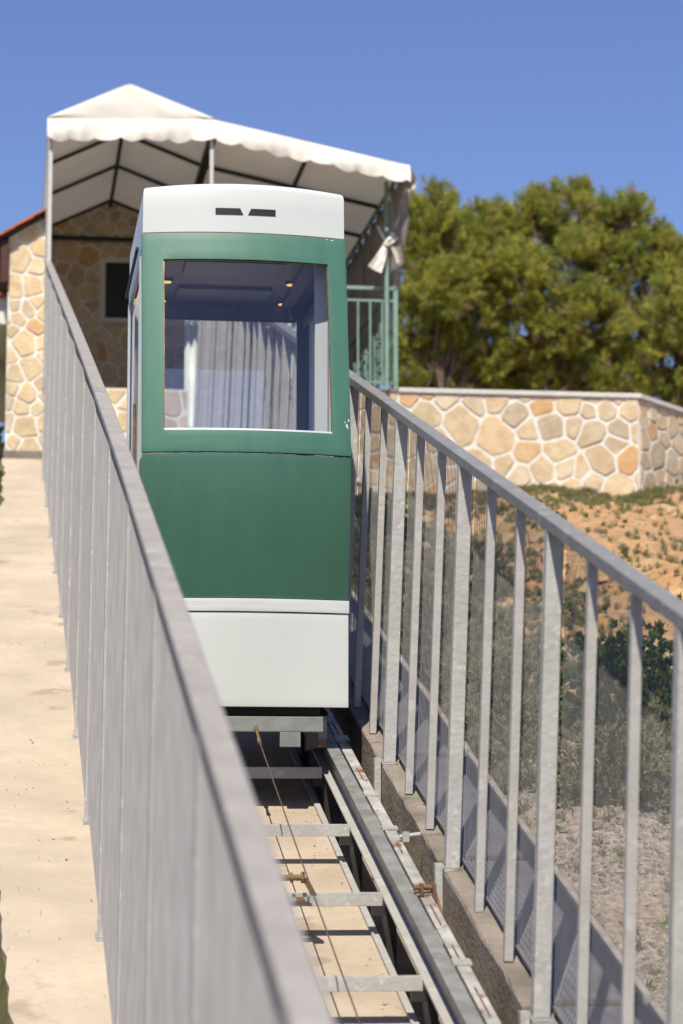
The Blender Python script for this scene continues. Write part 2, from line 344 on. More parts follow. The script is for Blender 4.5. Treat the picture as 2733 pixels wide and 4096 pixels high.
# pale clamp plates, slots and rusty clips on the outer bar
for k, (y, dy) in enumerate([(10.78, .09), (9.9, .05), (9.42, .04), (8.62, .06), (7.9, .05), (11.9, .07), (7.2, .06)]):
    MB().box(1.452, 1.515, y, y+dy, -2.7195, -2.711, T).build('clamp_plate', M['bar_white'], track, bevel=.002)
for y0, y1 in [(10.15, 10.34), (9.12, 9.26), (8.30, 8.52), (7.92, 8.1), (7.45, 7.7), (10.9, 11.1)]:
    MB().box(1.480, 1.486, y0, y1, -2.7195, -2.7175, T).build('bar_slot', M['rust'], track)
for y in (8.62, 7.2, 11.5, 13.4):
    rc = MB(); rc.tube([(1.44, y, inc(y, 2.69)), (1.52, y, inc(y, 2.69))], .011, 8); rc.box(1.462, 1.474, y-.02, y+.02, inc(y, 2.72), inc(y, 2.675)); rc.box(1.505, 1.518, y-.03, y+.02, inc(y, 2.78), inc(y, 2.675))
    rc.tube([(1.512, y, inc(y, 2.69)), (1.525, y-.06, inc(y, 2.76)), (1.53, y-.16, inc(y, 2.86))], .006, 6); rc.build('rusty_clip', M['rust'], track)
nb = MB(); nb.tube([(1.495, 9.27, inc(9.27, 2.70)), (1.575, 9.25, inc(9.27, 2.70)+.01)], .009, 8); nb.box(1.505, 1.53, 9.25, 9.29, inc(9.27, 2.72), inc(9.27, 2.68)); nb.build('bolt', M['galv'], track)
# cable roller on a cross member
y = 8.90; z = inc(y, 2.775)
ro = MB(); ro.tube([(.96, y, z+.035), (1.075, y, z+.035)], .012, 10); ro.tube([(.985, y, z+.035), (.995, y, z+.035)], .019, 10); ro.tube([(1.03, y, z+.035), (1.04, y, z+.035)], .019, 10); ro.tube([(1.07, y, z+.035), (1.082, y, z+.035)], .021, 10)
ro.bar((1.085, y, z+.032), (1.12, y-.02, z-.04), .016, .016); ro.build('cable_roller', M['brass'], track)
MB().box(1.095, 1.13, y-.05, y-.01, z-.055, z-.03).box(.96, 1.10, y-.03, y+.02, z-.05, z-.035).build('roller_bracket', M['galv_rust'], track)
# cables
def sag(p, q, n=24, s=.01): return [tuple(np.array(p)*(1-t_)+np.array(q)*t_-np.array([0, 0, s*4*t_*(1-t_)])) for t_ in np.linspace(0, 1, n)]
tag(MB().tube(sag((1.069, 10.40, .378), (1.07, 2.0, inc(2.0, 2.80)), 40, .03), .003, 6).build('haul_cable', M['cable']), 'thin brown steel cable running from the cabin chassis down the track', 'cable')
tag(MB().tube([(1.005, 8.86, inc(8.86, 2.76)), (1.012, 8.5, inc(8.5, 2.80)), (1.035, 6.5, inc(6.5, 2.82)), (1.04, 2, inc(2, 2.82))], .003, 6).build('return_cable', M['cable']), 'second thin steel cable starting at the brass roller on a cross member', 'cable')

# ---------------------------------------------------------------- fences
def fence(name, label, posts, px, pw_thick, top_x, H_base, H_top, railx, mesh_x, drift, inner_plate, wire_w, wmat):
    f_ = thing(name, (0, 0, 0), label, 'fence')
    lean = top_x-px
    def post(wx, wy, h0, nm, m_):
        q = MB(); hh = h0-H_top-.035
        q.v = [(sx*wx/2+(lean if k else 0), sy*wy/2, hh+sy*wy/2*T if k else 0) for k in (0, 1) for sy in (-1, 1) for sx in (-1, 1)]
        q.f = [(0, 2, 3, 1), (4, 5, 7, 6), (0, 1, 5, 4), (2, 6, 7, 3), (0, 4, 6, 2), (1, 3, 7, 5)]; q.mi = [0]*6
        return q.build(nm, m_, f_, bevel=.003)
    thick = thin = None
    for y in posts:
        loc = (px+drift(y), y, inc(y, H_base))
        if thick is None: thick = post(.052, .05, H_base, 'post', M['galv_post']); thick.location = loc
        else: share(thick, f_, loc)
        for k in (1, 2):
            yy = y+k*1.487/3
            if yy > 22.1: continue
            l2 = (px+drift(yy)+(.004 if inner_plate else .022), yy, inc(yy, H_base))
            if thin is None: thin = post(.03, .03, H_base, 'picket', M['galv']); thin.location = l2
            else: share(thin, f_, l2)
    wb = None
    for y in posts:
        loc = (px+drift(y), y, inc(y, H_base))
        if wb is None: wb = MB().box(-.034, .034, -.040, .036, -.004, .006, T).build('base_plate', M['galv_rust'], f_, bevel=.002); wb.location = loc
        else: share(wb, f_, loc)
    if inner_plate:
        fp = None
        for y in posts:
            loc = (0, y+.0, inc(y, 2.7))
            if fp is None: fp = MB().box(1.560, 1.588, -.022, .022, -.30, .02).build('foot_strap', M['galv_post'], f_, bevel=.002); fp.location = loc
            else: share(fp, f_, loc)
    rh = .042 if inner_plate else .028
    # handrail, following the drift
    q = MB(); st = list(np.linspace(-4, 8, 4))+list(np.linspace(9, 22.25, 12))
    for y in st:
        d = drift(y)
        for (x, H) in ((railx[0]+.004, H_top+rh), (railx[1]-.004, H_top+rh), (railx[1], H_top+rh-.004), (railx[1], H_top+.004), (railx[1]-.004, H_top), (railx[0]+.004, H_top), (railx[0], H_top+.004), (railx[0], H_top+rh-.004)):
            q.v.append((x+d, y, inc(y, H)))
    for i in range(len(st)-1):
        for k in range(8): q.f.append((i*8+k, i*8+(k+1) % 8, i*8+8+(k+1) % 8, i*8+8+k)); q.mi.append(0)
    q.f += [tuple(range(8)), tuple((len(st)-1)*8+k for k in range(7, -1, -1))]; q.mi += [0, 0]
    fixn(q.build('handrail', M['handrail_grey'] if inner_plate else M['handrail_warm'], f_))
    # mesh panels, one per bay, shared
    pan = fr = None
    for y in posts:
        n_ = 49; x0 = mesh_x-px
        ya = y+.03
        if ya+1.43 > 22.4: continue
        loc = (px+drift(y+.7), ya, inc(ya, H_base))
        if pan is None:
            q = MB()
            for i in range(n_):
                yy = .015+i*1.43/(n_-1); z0 = yy*T+(.035 if inner_plate else .11); z1 = yy*T+H_base-H_top-.045; w_ = wire_w
                ln = lean
                q.v += [(x0-w_, yy-w_, z0), (x0+w_, yy-w_, z0), (x0, yy+w_, z0), (x0-w_+ln, yy-w_, z1), (x0+w_+ln, yy-w_, z1), (x0+ln, yy+w_, z1)]
                o_ = i*6; q.f += [(o_, o_+1, o_+4, o_+3), (o_+1, o_+2, o_+5, o_+4), (o_+2, o_, o_+3, o_+5)]; q.mi += [0]*3
            pan = q.build('wire_mesh', wmat, f_); pan.location = loc; pan['kind'] = 'stuff'
            fr = MB().box(x0-.003, x0+.003, 0, 1.455, .028 if inner_plate else .10, .036 if inner_plate else .108, T).build('mesh_edge_bar', wmat, f_); fr.location = loc
        else: share(pan, f_, loc); share(fr, f_, loc)
    return f_
fence('metal_fence', 'grey galvanised fence with slender posts and wire mesh right of the cabin', POSTS_R, 1.625, .05, 1.685, 2.70, 1.155, (1.658, 1.716), 1.668, lambda y: 0, True, .00145, M['wire'])
POSTS_L = [9.19+1.487*k for k in range(-8, 9)]
fence('metal_fence', 'blurred near grey galvanised fence between concrete path and track', POSTS_L, .371, .05, .388, 3.05, 1.13, (.358, .416), .353, left_drift, False, .0023, M['wire_light'])

# ---------------------------------------------------------------- stone cladding
def clip(poly, a, b_, c):
    out = []
    for i in range(len(poly)):
        p, q = poly[i], poly[(i+1) % len(poly)]
        dp, dq = a*p[0]+b_*p[1]-c, a*q[0]+b_*q[1]-c
        if dp <= 0: out.append(p)
        if dp*dq < 0:
            t_ = dp/(dp-dq); out.append((p[0]+(q[0]-p[0])*t_, p[1]+(q[1]-p[1])*t_))
    return out
def stones(parent, bound, size, seed, to3, aspect=1.0, gap=.011, thick=.014, limit=300):
    r = random.Random(seed)
    us = [p[0] for p in bound]; vs = [p[1] for p in bound]
    u0, u1, v0, v1 = min(us), max(us), min(vs), max(vs); pts = []
    # blue-noise seeds, with variable spacing
    for _ in range(6000):
        s_ = size*r.choice((.52, .75, .95, 1.15))
        p = (r.uniform(u0-size, u1+size), r.uniform(v0-size, v1+size), s_)
        if all(math.hypot((p[0]-q[0])/aspect, p[1]-q[1]) > (s_+q[2])/2 for q in pts): pts.append(p)
    cnt = 0
    for p in pts:
        poly = list(bound)
        for q in pts:
            if q is p: continue
            dx, dy = q[0]-p[0], q[1]-p[1]; d = math.hypot(dx, dy)
            if d > size*3.2: continue
            wgt = .5+.22*(p[2]-q[2])/size
            wgt = min(.68, max(.32, wgt))
            nx_, ny_ = dx/d, dy/d; c = nx_*p[0]+ny_*p[1]+d*wgt-gap*r.uniform(.7, 1.5)
            poly = clip(poly, nx_, ny_, c)
            if len(poly) < 3: break
        if len(poly) < 3: continue
        ar = abs(sum(poly[i][0]*poly[(i+1) % len(poly)][1]-poly[(i+1) % len(poly)][0]*poly[i][1] for i in range(len(poly))))/2
        if ar < size*size*.035: continue
        for _ in range(r.choice((1, 1, 1, 2))):
            np_ = []
            for i in range(len(poly)):
                a_, c_ = poly[i], poly[(i+1) % len(poly)]; k_ = .13
                np_ += [(a_[0]*(1-k_)+c_[0]*k_, a_[1]*(1-k_)+c_[1]*k_), (a_[0]*k_+c_[0]*(1-k_), a_[1]*k_+c_[1]*(1-k_))]
            poly = np_
            if len(poly) > 14: break
        cu = sum(p_[0] for p_ in poly)/len(poly); cv = sum(p_[1] for p_ in poly)/len(poly)
        j = [(u+r.uniform(-.004, .004), v+r.uniform(-.004, .004)) for u, v in poly]
        th = thick*r.uniform(.25, .75); n_ = len(j); tu, tv = r.uniform(-.03, .03), r.uniform(-.03, .03)
        vv = [to3(u, v, -.003) for u, v in j]+[to3(u, v, th*.65+(u-cu)*tu) for u, v in j]
        vv += [to3(cu+(u-cu)*.9, cv+(v-cv)*.9, th+(u-cu)*tu+(v-cv)*tv) for u, v in j]
        ff = [(i, (i+1) % n_, n_+(i+1) % n_, n_+i) for i in range(n_)]+[(n_+i, n_+(i+1) % n_, 2*n_+(i+1) % n_, 2*n_+i) for i in range(n_)]+[tuple(2*n_+i for i in range(n_))]
        m_ = MB(); m_.add(vv, ff); fixn(m_.build('stone', M['stone'], parent)); cnt += 1
    return cnt

# retaining wall, right of and behind the cabin
wall = thing('stone_retaining_wall', (3.5, 22.3, 3), 'low wall of honey coloured rubble stone with wide white joints under the pine trees', 'stone wall')
def rel(p, o): return tuple(a_-c_ for a_, c_ in zip(p, o))
WO = (3.5, 22.3, 3)
def wbox(x0, x1, y0, y1, z0, z1): return MB().box(x0-WO[0], x1-WO[0], y0-WO[1], y1-WO[1], z0-WO[2], z1-WO[2])
wbox(2.80, 5.93, 22.3, 22.55, 2.6, 4.115).build('mortar_core', M['mortar'], wall)
zc = 4.115
cp = MB(); cp.box(3.60-WO[0], 5.96-WO[0], -.03, .28, zc-WO[2], zc+.045-WO[2]); cp.build('coping', M['coping'], wall, bevel=.006)
MB().box(2.80-WO[0], 3.595-WO[0], -.02, .28, zc-WO[2], zc+.035-WO[2]).build('coping', M['curb'], wall, bevel=.006)
stones(wall, [(2.82, 3.05), (5.92, 3.05), (5.92, 4.10), (2.82, 4.10)], .265, 5, lambda u, v, d: rel((u, 22.298-d, v), WO), gap=.013)
wbox(.44, 1.62, 22.42, 22.6, 2.6, 4.112).build('mortar_core', M['mortar'], wall)
stones(wall, [(.46, 3.3), (1.60, 3.3), (1.60, 4.10), (.46, 4.10)], .28, 9, lambda u, v, d: rel((u, 22.418-d, v), WO), gap=.013)
# return wing of the wall, turning away to the right
c0 = Vector((5.93, 22.31)); c1 = Vector((7.93, 24.1)); dd = (c1-c0).normalized(); nn = Vector((dd.y, -dd.x)); LN = (c1-c0).length
m_ = MB()
m_.v = [rel((*(c0+dd*s_*LN+(-nn)*t_*.24), z_), WO) for s_ in (0, 1) for t_ in (0, 1) for z_ in (2.5, zc-.14*s_)]
m_.f = [(0, 1, 3, 2), (4, 6, 7, 5), (0, 4, 5, 1), (2, 3, 7, 6), (1, 5, 7, 3), (0, 2, 6, 4)]; m_.mi = [0]*6
fixn(m_.build('mortar_core', M['mortar'], wall))
m_ = MB(); m_.v = [rel((*(c0+dd*(s_*LN)+(-nn)*t_), z_), WO) for s_ in (0.005, 1) for t_ in (-.035, .27) for z_ in (zc+.002-.14*s_, zc+.045-.14*s_)]
m_.f = [(0, 1, 3, 2), (4, 6, 7, 5), (0, 4, 5, 1), (2, 3, 7, 6), (1, 5, 7, 3), (0, 2, 6, 4)]; m_.mi = [0]*6
fixn(m_.build('coping', M['coping'], wall))
stones(wall, [(.02, 3.25), (LN, 3.1), (LN, 3.96), (.02, 4.10)], .23, 13, lambda u, v, d: rel((*(c0+dd*u+nn*(d+.002)), v), WO), gap=.012)
structure(MB().box(.46, 5.8, 23.05, 60, 2.4, 4.09).build('terrace', M['curb']))

# ---------------------------------------------------------------- house
HO = (1.5, 26, 3)
house = thing('stone_house', HO, 'stone clad house with red tiled roof edge behind the canopy', 'house')
house['label'] = 'stone clad house with red tiled roof edge and small black window behind the canopy'
def hb(x0, x1, y0, y1, z0, z1): return MB().box(x0-HO[0], x1-HO[0], y0-HO[1], y1-HO[1], z0-HO[2], z1-HO[2])
GZ = lambda x: 6.72+(x-.3)*.42 if x < 1.2 else 7.098-(x-1.2)*.32
m_ = MB(); out = [(.3, 3.0), (3.3, 3.0), (3.3, GZ(3.3)), (1.2, GZ(1.2)), (.3, GZ(.3))]
m_.v = [rel((x, y, z), HO) for y in (26.0, 30) for x, z in out]
m_.f = [(0, 1, 2, 3, 4), (9, 8, 7, 6, 5)]+[(i, i+5, (i+1) % 5+5, (i+1) % 5) for i in range(5)]; m_.mi = [0]*7
fixn(m_.build('wall', M['mortar'], house))
def sub(b0, hole): return b0
def hs(u, v, d): return rel((u, 25.998-d, v), HO)
WX0, WX1, WZ0, WZ1 = .955, 1.26, 5.54, 6.16
stones(house, [(.32, 3.6), (WX0-.07, 3.6), (WX0-.07, GZ(.89)-.03), (.32, GZ(.32)-.03)], .215, 21, hs, gap=.010)
stones(house, [(WX0-.07, 3.6), (2.6, 3.6), (2.6, WZ0-.07), (WX0-.07, WZ0-.07)], .215, 22, hs, gap=.010)
stones(house, [(WX0-.07, WZ1+.06), (2.6, WZ1+.06), (2.6, GZ(2.6)-.03), (1.2, GZ(1.2)-.03), (WX0-.07, GZ(WX0-.07)-.03)], .215, 23, hs, gap=.010)
wn = MB()
for a_ in ((WX0-.05, WX0, WZ0-.05, WZ1+.05), (WX1, WX1+.05, WZ0-.05, WZ1+.05), (WX0, WX1, WZ0-.05, WZ0), (WX0, WX1, WZ1, WZ1+.05)):
    wn.box(a_[0]-HO[0], a_[1]-HO[0], -.03, .0-.001, a_[2]-HO[2], a_[3]-HO[2])
wf = wn.build('window', M['mortar'], house)
hb(WX0, WX1, 25.985, 25.998, WZ0, WZ1).build('pane', M['black'], wf)
hb(WX0, WX1, 25.972, 25.984, (WZ0+WZ1)/2-.008, (WZ0+WZ1)/2+.008).build('glazing_bar', M['black'], wf)
# wing to the left, in the sun
GW = lambda x: 5.60+(x+.09)*.62
m_ = MB(); out = [(-.085, 2.9), (.305, 2.9), (.305, GW(.305)), (-.085, GW(-.085))]
m_.v = [rel((x, y, z), HO) for y in (22.75, 30) for x, z in out]
m_.f = [(0, 1, 2, 3), (7, 6, 5, 4)]+[(i, i+4, (i+1) % 4+4, (i+1) % 4) for i in range(4)]; m_.mi = [0]*6
fixn(m_.build('wall', M['mortar'], house))
stones(house, [(-.08, 3.5), (.30, 3.5), (.30, GW(.3)-.03), (-.08, GW(-.08)-.03)], .19, 33, lambda u, v, d: rel((u, 22.748-d, v), HO), gap=.010)
hb(-.10, .32, 22.5, 22.73, 2.8, 3.515).build('plinth', M['curb'], house, bevel=.01)
# roof of the wing: deck, clay tiles along the verge, dark red board at the eave
rf = MB()
rf.v = [rel((x, y, GW(x)+h), HO) for y in (22.66, 30) for x, h in ((-.20, .012), (.305, .012), (.305, .030), (-.20, .030))]
rf.f = [(0, 1, 2, 3), (7, 6, 5, 4)]+[(i, i+4, (i+1) % 4+4, (i+1) % 4) for i in range(4)]; rf.mi = [0]*6
roof = fixn(rf.build('roof', M['redboard'], house))
for j in range(12):
    for i in range(3):
        xa = -.225+i*.175; y_ = 22.70+j*.2
        q = MB(); nn_ = 8; vv = []
        for e in (0, 1):
            for k in range(nn_):
                an = math.pi*k/(nn_-1); xx = xa+e*.2; rr = .085+.01*e
                vv.append(rel((xx, y_+rr*math.cos(an), GW(xx)+.03+.5*rr*math.sin(an)+(.012 if e == 0 else 0)), HO))
            for k in range(nn_-1, -1, -1):
                an = math.pi*k/(nn_-1); xx = xa+e*.2; rr = .070+.01*e
                vv.append(rel((xx, y_+rr*math.cos(an), GW(xx)+.028+.5*rr*math.sin(an)+(.012 if e == 0 else 0)), HO))
        n2 = 2*nn_; q.add(vv, [(i_, (i_+1) % n2, n2+(i_+1) % n2, n2+i_) for i_ in range(n2)]+[tuple(range(n2))[::-1], tuple(range(n2, 2*n2))])
        fixn(q.build('tile', M['tile'], roof))
hb(-.16, -.088, 22.68, 29, 5.16, 5.56).build('eave_board', M['redboard'], house)
hb(-.35, -.087, 23.2, 29, 4.86, 5.12).build('wall', M['mortar'], house)
hb(-.38, -.05, 23.1, 29, 5.12, 5.155).build('ledge', M['tile'], house)

# ---------------------------------------------------------------- canopy
can = thing('canvas_canopy', (1.0, 21.8, 4), 'white scalloped canvas canopy with peaked roof over the upper station', 'canopy')
CO = (1.0, 21.8, 4)
YF, YB = 21.8, 26.03
prof = [(.255, 6.515), (1.0, 6.865), (1.785, 6.565), (3.60, 6.20)]
def roofz(x):
    for (xa, za), (xb, zb) in zip(prof, prof[1:]):
        if x <= xb: return za+(zb-za)*(x-xa)/(xb-xa)
    return prof[-1][1]
nxs = sorted(set([.255+i*(3.60-.255)/66 for i in range(67)]+[1.0, 1.785])); nys = np.linspace(YF, YB, 26)
m_ = MB(); raf = [21.95, 23.25, 24.45, 25.85]
for y in nys:
    for x in nxs:
        d = min(abs(y-r_) for r_ in raf); dx = min(abs(x-e) for e in (.255, 1.0, 1.785, 2.7, 3.6))
        sg = -.026*min(1, d/.6)*min(1, dx/.25)+.004*math.sin(x*17+y*5)*min(1, d/.3)
        m_.v.append(rel((x, y, roofz(x)+sg), CO))
nn_ = len(nxs)
m_.f = [(j*nn_+i, j*nn_+i+1, (j+1)*nn_+i+1, (j+1)*nn_+i) for j in range(25) for i in range(nn_-1)]; m_.mi = [0]*len(m_.f)
m_.build('roof_canvas', M['canvas'], can, smooth=True)
# front gable skin and scalloped valance
def valance(pts, drops, nm, parent, out, period=.26, flare=.02):
    q = MB(); n_ = len(pts); rows = 6
    for i, (p, s_) in enumerate(pts):
        D = drops(s_); sc_ = abs(math.sin(math.pi*(s_+.012*math.sin(s_*5.3))/period))**.75*(.034+.006*math.sin(s_*11.7))
        for k in range(rows+1):
            t_ = k/rows; wv = (.024*math.sin(s_*7.3+t_*2+.8*math.sin(s_*2.1))+.014*math.sin(s_*19+1+2*math.sin(s_*3))+.006*math.sin(s_*47))*t_
            q.v.append(tuple(Vector(rel(p, CO))+Vector(out)*(flare*math.sin(t_*2.2)+wv+.004)+Vector((0, 0, -t_*(D+sc_)))))
    for i in range(n_-1):
        for k in range(rows): q.f.append((i*(rows+1)+k, i*(rows+1)+k+1, (i+1)*(rows+1)+k+1, (i+1)*(rows+1)+k)); q.mi.append(0)
    return q.build(nm, M['canvas'], parent, smooth=True)
def front_pts():
    pts = []; n_ = 260
    for i in range(n_+1):
        x = .252+(3.63-.252)*i/n_
        # front edge cloth hangs from the tie line of the gable, then from the sloping front rafter
        z = 6.515+(6.565-6.515)*(x-.252)/1.533 if x < 1.785 else roofz(x)
        pts.append(((x, YF-.012, z-.012), x-.252))
    return pts
valance(front_pts(), lambda s_: .185-.016*max(0, s_-1.5), 'valance', can, (0, -1, 0), .222, .03)
m_ = MB(); k_ = 24; top = []
for i in range(k_+1):
    x = .252+1.533*i/k_; zt = roofz(x)+.004; zb = 6.503+(6.555-6.503)*i/k_
    for j in range(7):
        t_ = j/6; m_.v.append(rel((x, YF-.010-.012*math.sin(math.pi*t_)-.006*math.sin(x*14+t_*5)*math.sin(math.pi*t_), zb+(zt-zb)*t_), CO))
for i in range(k_):
    for j in range(6): m_.f.append((i*7+j, i*7+7+j, i*7+8+j, i*7+j+1)); m_.mi.append(0)
m_.build('gable_canvas', M['canvas'], can, smooth=True)
# right side valance
pts = [((3.615, YF-.01+(YB-YF)*i/80, 6.185), (YB-YF)*i/80) for i in range(81)]
valance(pts, lambda s_: .17+.03*math.sin(s_*3), 'valance', can, (1, 0, 0), .235, .05)
lc = MB()  # left canvas sheet, added to keep the sun off the house wall
for i in range(61):
    y = YF+.06+(YB-YF-.1)*i/60
    for k in range(9):
        t_ = k/8; lc.v.append(rel((.262+.006*math.sin(i*.9+t_)*t_, y, 6.50-2.38*t_), CO))
for i in range(60):
    for k in range(8): lc.f.append((i*9+k, i*9+k+1, (i+1)*9+k+1, (i+1)*9+k)); lc.mi.append(0)
lc.build('added_side_canvas', M['canvas'], can, smooth=True)
# tubes
def ctube(p, q, r, nm, m_): MB().bar(rel(p, CO), rel(q, CO), r*2, r*2).build(nm, m_, can)
for y in raf:
    zz = -.045
    ctube((.27, y, 6.515+zz), (1.0, y, 6.865+zz), .016, 'rafter', M['frame_dark'])
    ctube((1.0, y, 6.865+zz), (1.785, y, 6.565+zz), .016, 'rafter', M['frame_dark'])
    ctube((1.785, y, 6.565+zz), (3.58, y, 6.20+zz), .018, 'rafter', M['frame_dark'])
ctube((1.0, YF+.03, 6.80), (1.0, YB, 6.80), .018, 'ridge_tube', M['frame_dark'])
ctube((1.80, YF+.10, 6.475), (1.80, YB, 6.475), .035, 'valley_beam', M['frame_dark'])
ctube((2.70, YF+.03, 6.325), (2.70, YB, 6.325), .016, 'purlin', M['frame_dark'])
ctube((3.56, YF+.03, 6.15), (3.56, YB, 6.15), .018, 'purlin', M['mint'])
ctube((.275, YF+.03, 6.46), (.275, YB, 6.46), .016, 'purlin', M['whitesteel'])
ctube((.27, YB-.05, 6.42), (1.8, YB-.05, 6.42), .022, 'tie_bar', M['frame_dark'])
ctube((.285, YF+.02, 3.62), (.285, YF+.02, 6.50), .018, 'pole', M['whitesteel'])
ctube((1.770, YF+.01, 4.12), (1.770, YF+.01, 6.53), .016, 'pole', M['whitesteel'])
ctube((3.475, YF+.42, 4.12), (3.475, YF+.42, 6.14), .017, 'pole', M['mint'])
ctube((.285, YB-.05, 4.1), (.285, YB-.05, 6.5), .018, 'pole', M['whitesteel'])
ctube((3.5, YB-.05, 4.1), (3.5, YB-.05, 6.2), .017, 'pole', M['mint'])
# rings the side curtain hangs from
for i in range(9): MB().box(2.53-.015, 2.53+.01, .15+i*.42, .18+i*.42, 2.06-.02, 2.06+.015).build('eyelet', M['whitesteel'], can)
# side curtain: folded cloth pulled back
cu = MB(); na, nb_ = 150, 16
for i in range(na+1):
    s_ = i/na; y = YF+.05+(YB-YF-.1)*s_
    zb = 5.52-1.35*min(1, s_*1.9)**.8
    for k in range(nb_+1):
        t_ = k/nb_; z = 6.11+(zb-6.11)*t_
        fold = (.04*math.sin(s_*58+1.2*math.sin(t_*3))+.022*math.sin(s_*131+2*t_))*(.4+t_*.8)
        pull = (-.06*t_ if s_ < .3 else 0)
        y2 = y+.10*t_*(1-s_)
        cu.v.append(rel((3.60+fold+pull*.3, y2, z+.055*(1-t_)), CO))
for i in range(na):
    for k in range(nb_): cu.f.append((i*(nb_+1)+k, i*(nb_+1)+k+1, (i+1)*(nb_+1)+k+1, (i+1)*(nb_+1)+k)); cu.mi.append(0)
cuo = cu.build('side_curtain', M['canvas_d'], smooth=True, loc=CO)
tag(cuo, 'grey brown weathered side curtain hanging in folds from the canopy eave', 'curtain')
# white tie cloth knotted on the green pole
tc = MB()
def strip(pts, w0, w1, nrm=(0, -1, 0)):
    n_ = len(pts); base = len(tc.v)
    for i, p in enumerate(pts):
        p = Vector(p); d = (Vector(pts[min(i+1, n_-1)])-Vector(pts[max(i-1, 0)])).normalized(); s2 = d.cross(Vector(nrm)).normalized(); w_ = w0+(w1-w0)*i/(n_-1)
        for e in (-1, -.33, .33, 1): tc.v.append(tuple(p+s2*w_*e/2+Vector(nrm)*(.012*math.cos(e*3+i))))
    for i in range(n_-1):
        for k in range(3): tc.f.append((base+i*4+k, base+i*4+k+1, base+i*4+5+k, base+i*4+4+k)); tc.mi.append(0)
TY = 22.17
strip([(3.47, TY, 5.54), (3.44, TY-.02, 5.46), (3.40, TY-.03, 5.36), (3.35, TY-.02, 5.26)], .03, .14)
strip([(3.48, TY, 5.53), (3.53, TY-.02, 5.48), (3.56, TY-.02, 5.40), (3.58, TY-.01, 5.33)], .035, .03)
strip([(3.45, TY-.03, 5.50), (3.50, TY-.05, 5.545), (3.55, TY-.04, 5.60)], .05, .10)
strip([(3.47, TY-.02, 5.54), (3.42, TY-.03, 5.60), (3.38, TY-.03, 5.68)], .03, .02)
tco = tc.build('tie_cloth', M['canvas']); tag(tco, 'small white cloth knotted round the mint green canopy pole', 'cloth')
so = tco.modifiers.new('t', 'SOLIDIFY'); so.thickness = .006

# ---------------------------------------------------------------- mint railing on the terrace
RO = (3.53, 22.32, 4.15)
rl = thing('balcony_railing', RO, 'mint green metal railing with the sunlit part of an ornate side panel on the stone wall', 'railing')
def rb(*a_): return MB().box(a_[0]-RO[0], a_[1]-RO[0], a_[2]-RO[1], a_[3]-RO[1], a_[4]-RO[2], a_[5]-RO[2])
rb(1.9, 3.59, 22.30, 22.335, 5.105, 5.135).build('top_rail', M['mint'], rl)
rb(1.9, 3.555, 22.308, 22.328, 4.99, 5.01).build('second_rail', M['mint'], rl)
rb(1.9, 3.555, 22.308, 22.328, 4.20, 4.22).build('bottom_rail', M['mint'], rl)
rb(3.555, 3.595, 22.30, 22.34, 4.15, 5.12).build('post', M['mint'], rl)
rb(1.86, 1.90, 22.30, 22.34, 4.15, 5.12).build('post', M['mint'], rl)
bal = rb(3.44, 3.456, 22.311, 22.325, 4.22, 4.99).build('baluster', M['mint'], rl)
for k in range(1, 13): share(bal, rl, (-k*.1165, 0, 0))
rb(3.49, 3.515, 22.34, 24.9, 5.075, 5.10).build('side_rail', M['mint'], rl)
# ornate pierced side panel, shaped as its sunlit patch and turned to the sun
pn = MB(); r2 = random.Random(5)
PA, PD = Vector((3.535, 22.37, 0)), Vector((-.42, .34, 0)); PN = Vector((-.34, -.42, 0)).normalized()*.005; PU = PD.normalized()
for i in range(20):
    for k in range(26):
        u_ = i/19; z = 4.22+k*.032+r2.uniform(-.006, .006)
        if z > 4.98-u_**.8*.72+.03*math.sin(i*1.9): continue
        if r2.random() < .10: continue
        a_ = r2.uniform(0, 3.14); c_ = PA+PD*u_+Vector((0, 0, z)); e1 = (PU*math.cos(a_)+Vector((0, 0, math.sin(a_))))*.017; e2 = (PU*-math.sin(a_)+Vector((0, 0, math.cos(a_))))*.010
        vv = [rel(c_+e+n_, RO) for n_ in (PN, -PN) for e in (-e1, -e2, e1, e2)]
        pn.add(vv, [(0, 1, 2, 3), (7, 6, 5, 4), (0, 4, 5, 1), (1, 5, 6, 2), (2, 6, 7, 3), (3, 7, 4, 0)])
for i in range(7):
    u_ = i/6; b0 = PA+PD*u_; pn.bar(rel(b0+Vector((0, 0, 4.20)), RO), rel(b0+Vector((0, 0, 4.99-u_**.8*.72)), RO), .009, .009)
ob = pn.build('sunlit_panel_part', M['mint'], rl); ob['kind'] = 'stuff'

# ---------------------------------------------------------------- corrugated sheets
def corrugated(x0, x1, y, z0, z1, pitch, amp, label):
    q = MB(); n_ = int((x1-x0)/pitch*10)
    for i in range(n_+1):
        x = x0+(x1-x0)*i/n_; dy = amp*math.cos((x-x0)/pitch*2*math.pi)
        zt = z1+.008*math.sin(x*31); zb = z0
        q.v += [(x, y+dy, zb), (x, y+dy, zt), (x, y+dy+.004, zb), (x, y+dy+.004, zt)]
    for i in range(n_):
        a_ = i*4; q.f += [(a_, a_+4, a_+5, a_+1), (a_+2, a_+3, a_+7, a_+6), (a_+1, a_+5, a_+7, a_+3)]; q.mi += [0]*3
    return tag(q.build('corrugated_sheet', M['corr'], smooth=True), label, 'metal sheet', 'corrugated sheets behind the cabin')
corrugated(1.76, 2.79, 22.95, 3.2, 5.02, .076, .025, 'wide grey corrugated metal sheet seen through the cabin window')
corrugated(1.62, 1.75, 22.98, 3.2, 5.00, .062, .016, 'narrow strip of corrugated metal beside the wide sheet, left edge')
structure(MB().box(1.61, 2.81, 22.30, 23.04, 2.6, 3.3).build('sill_block', M['curb']))

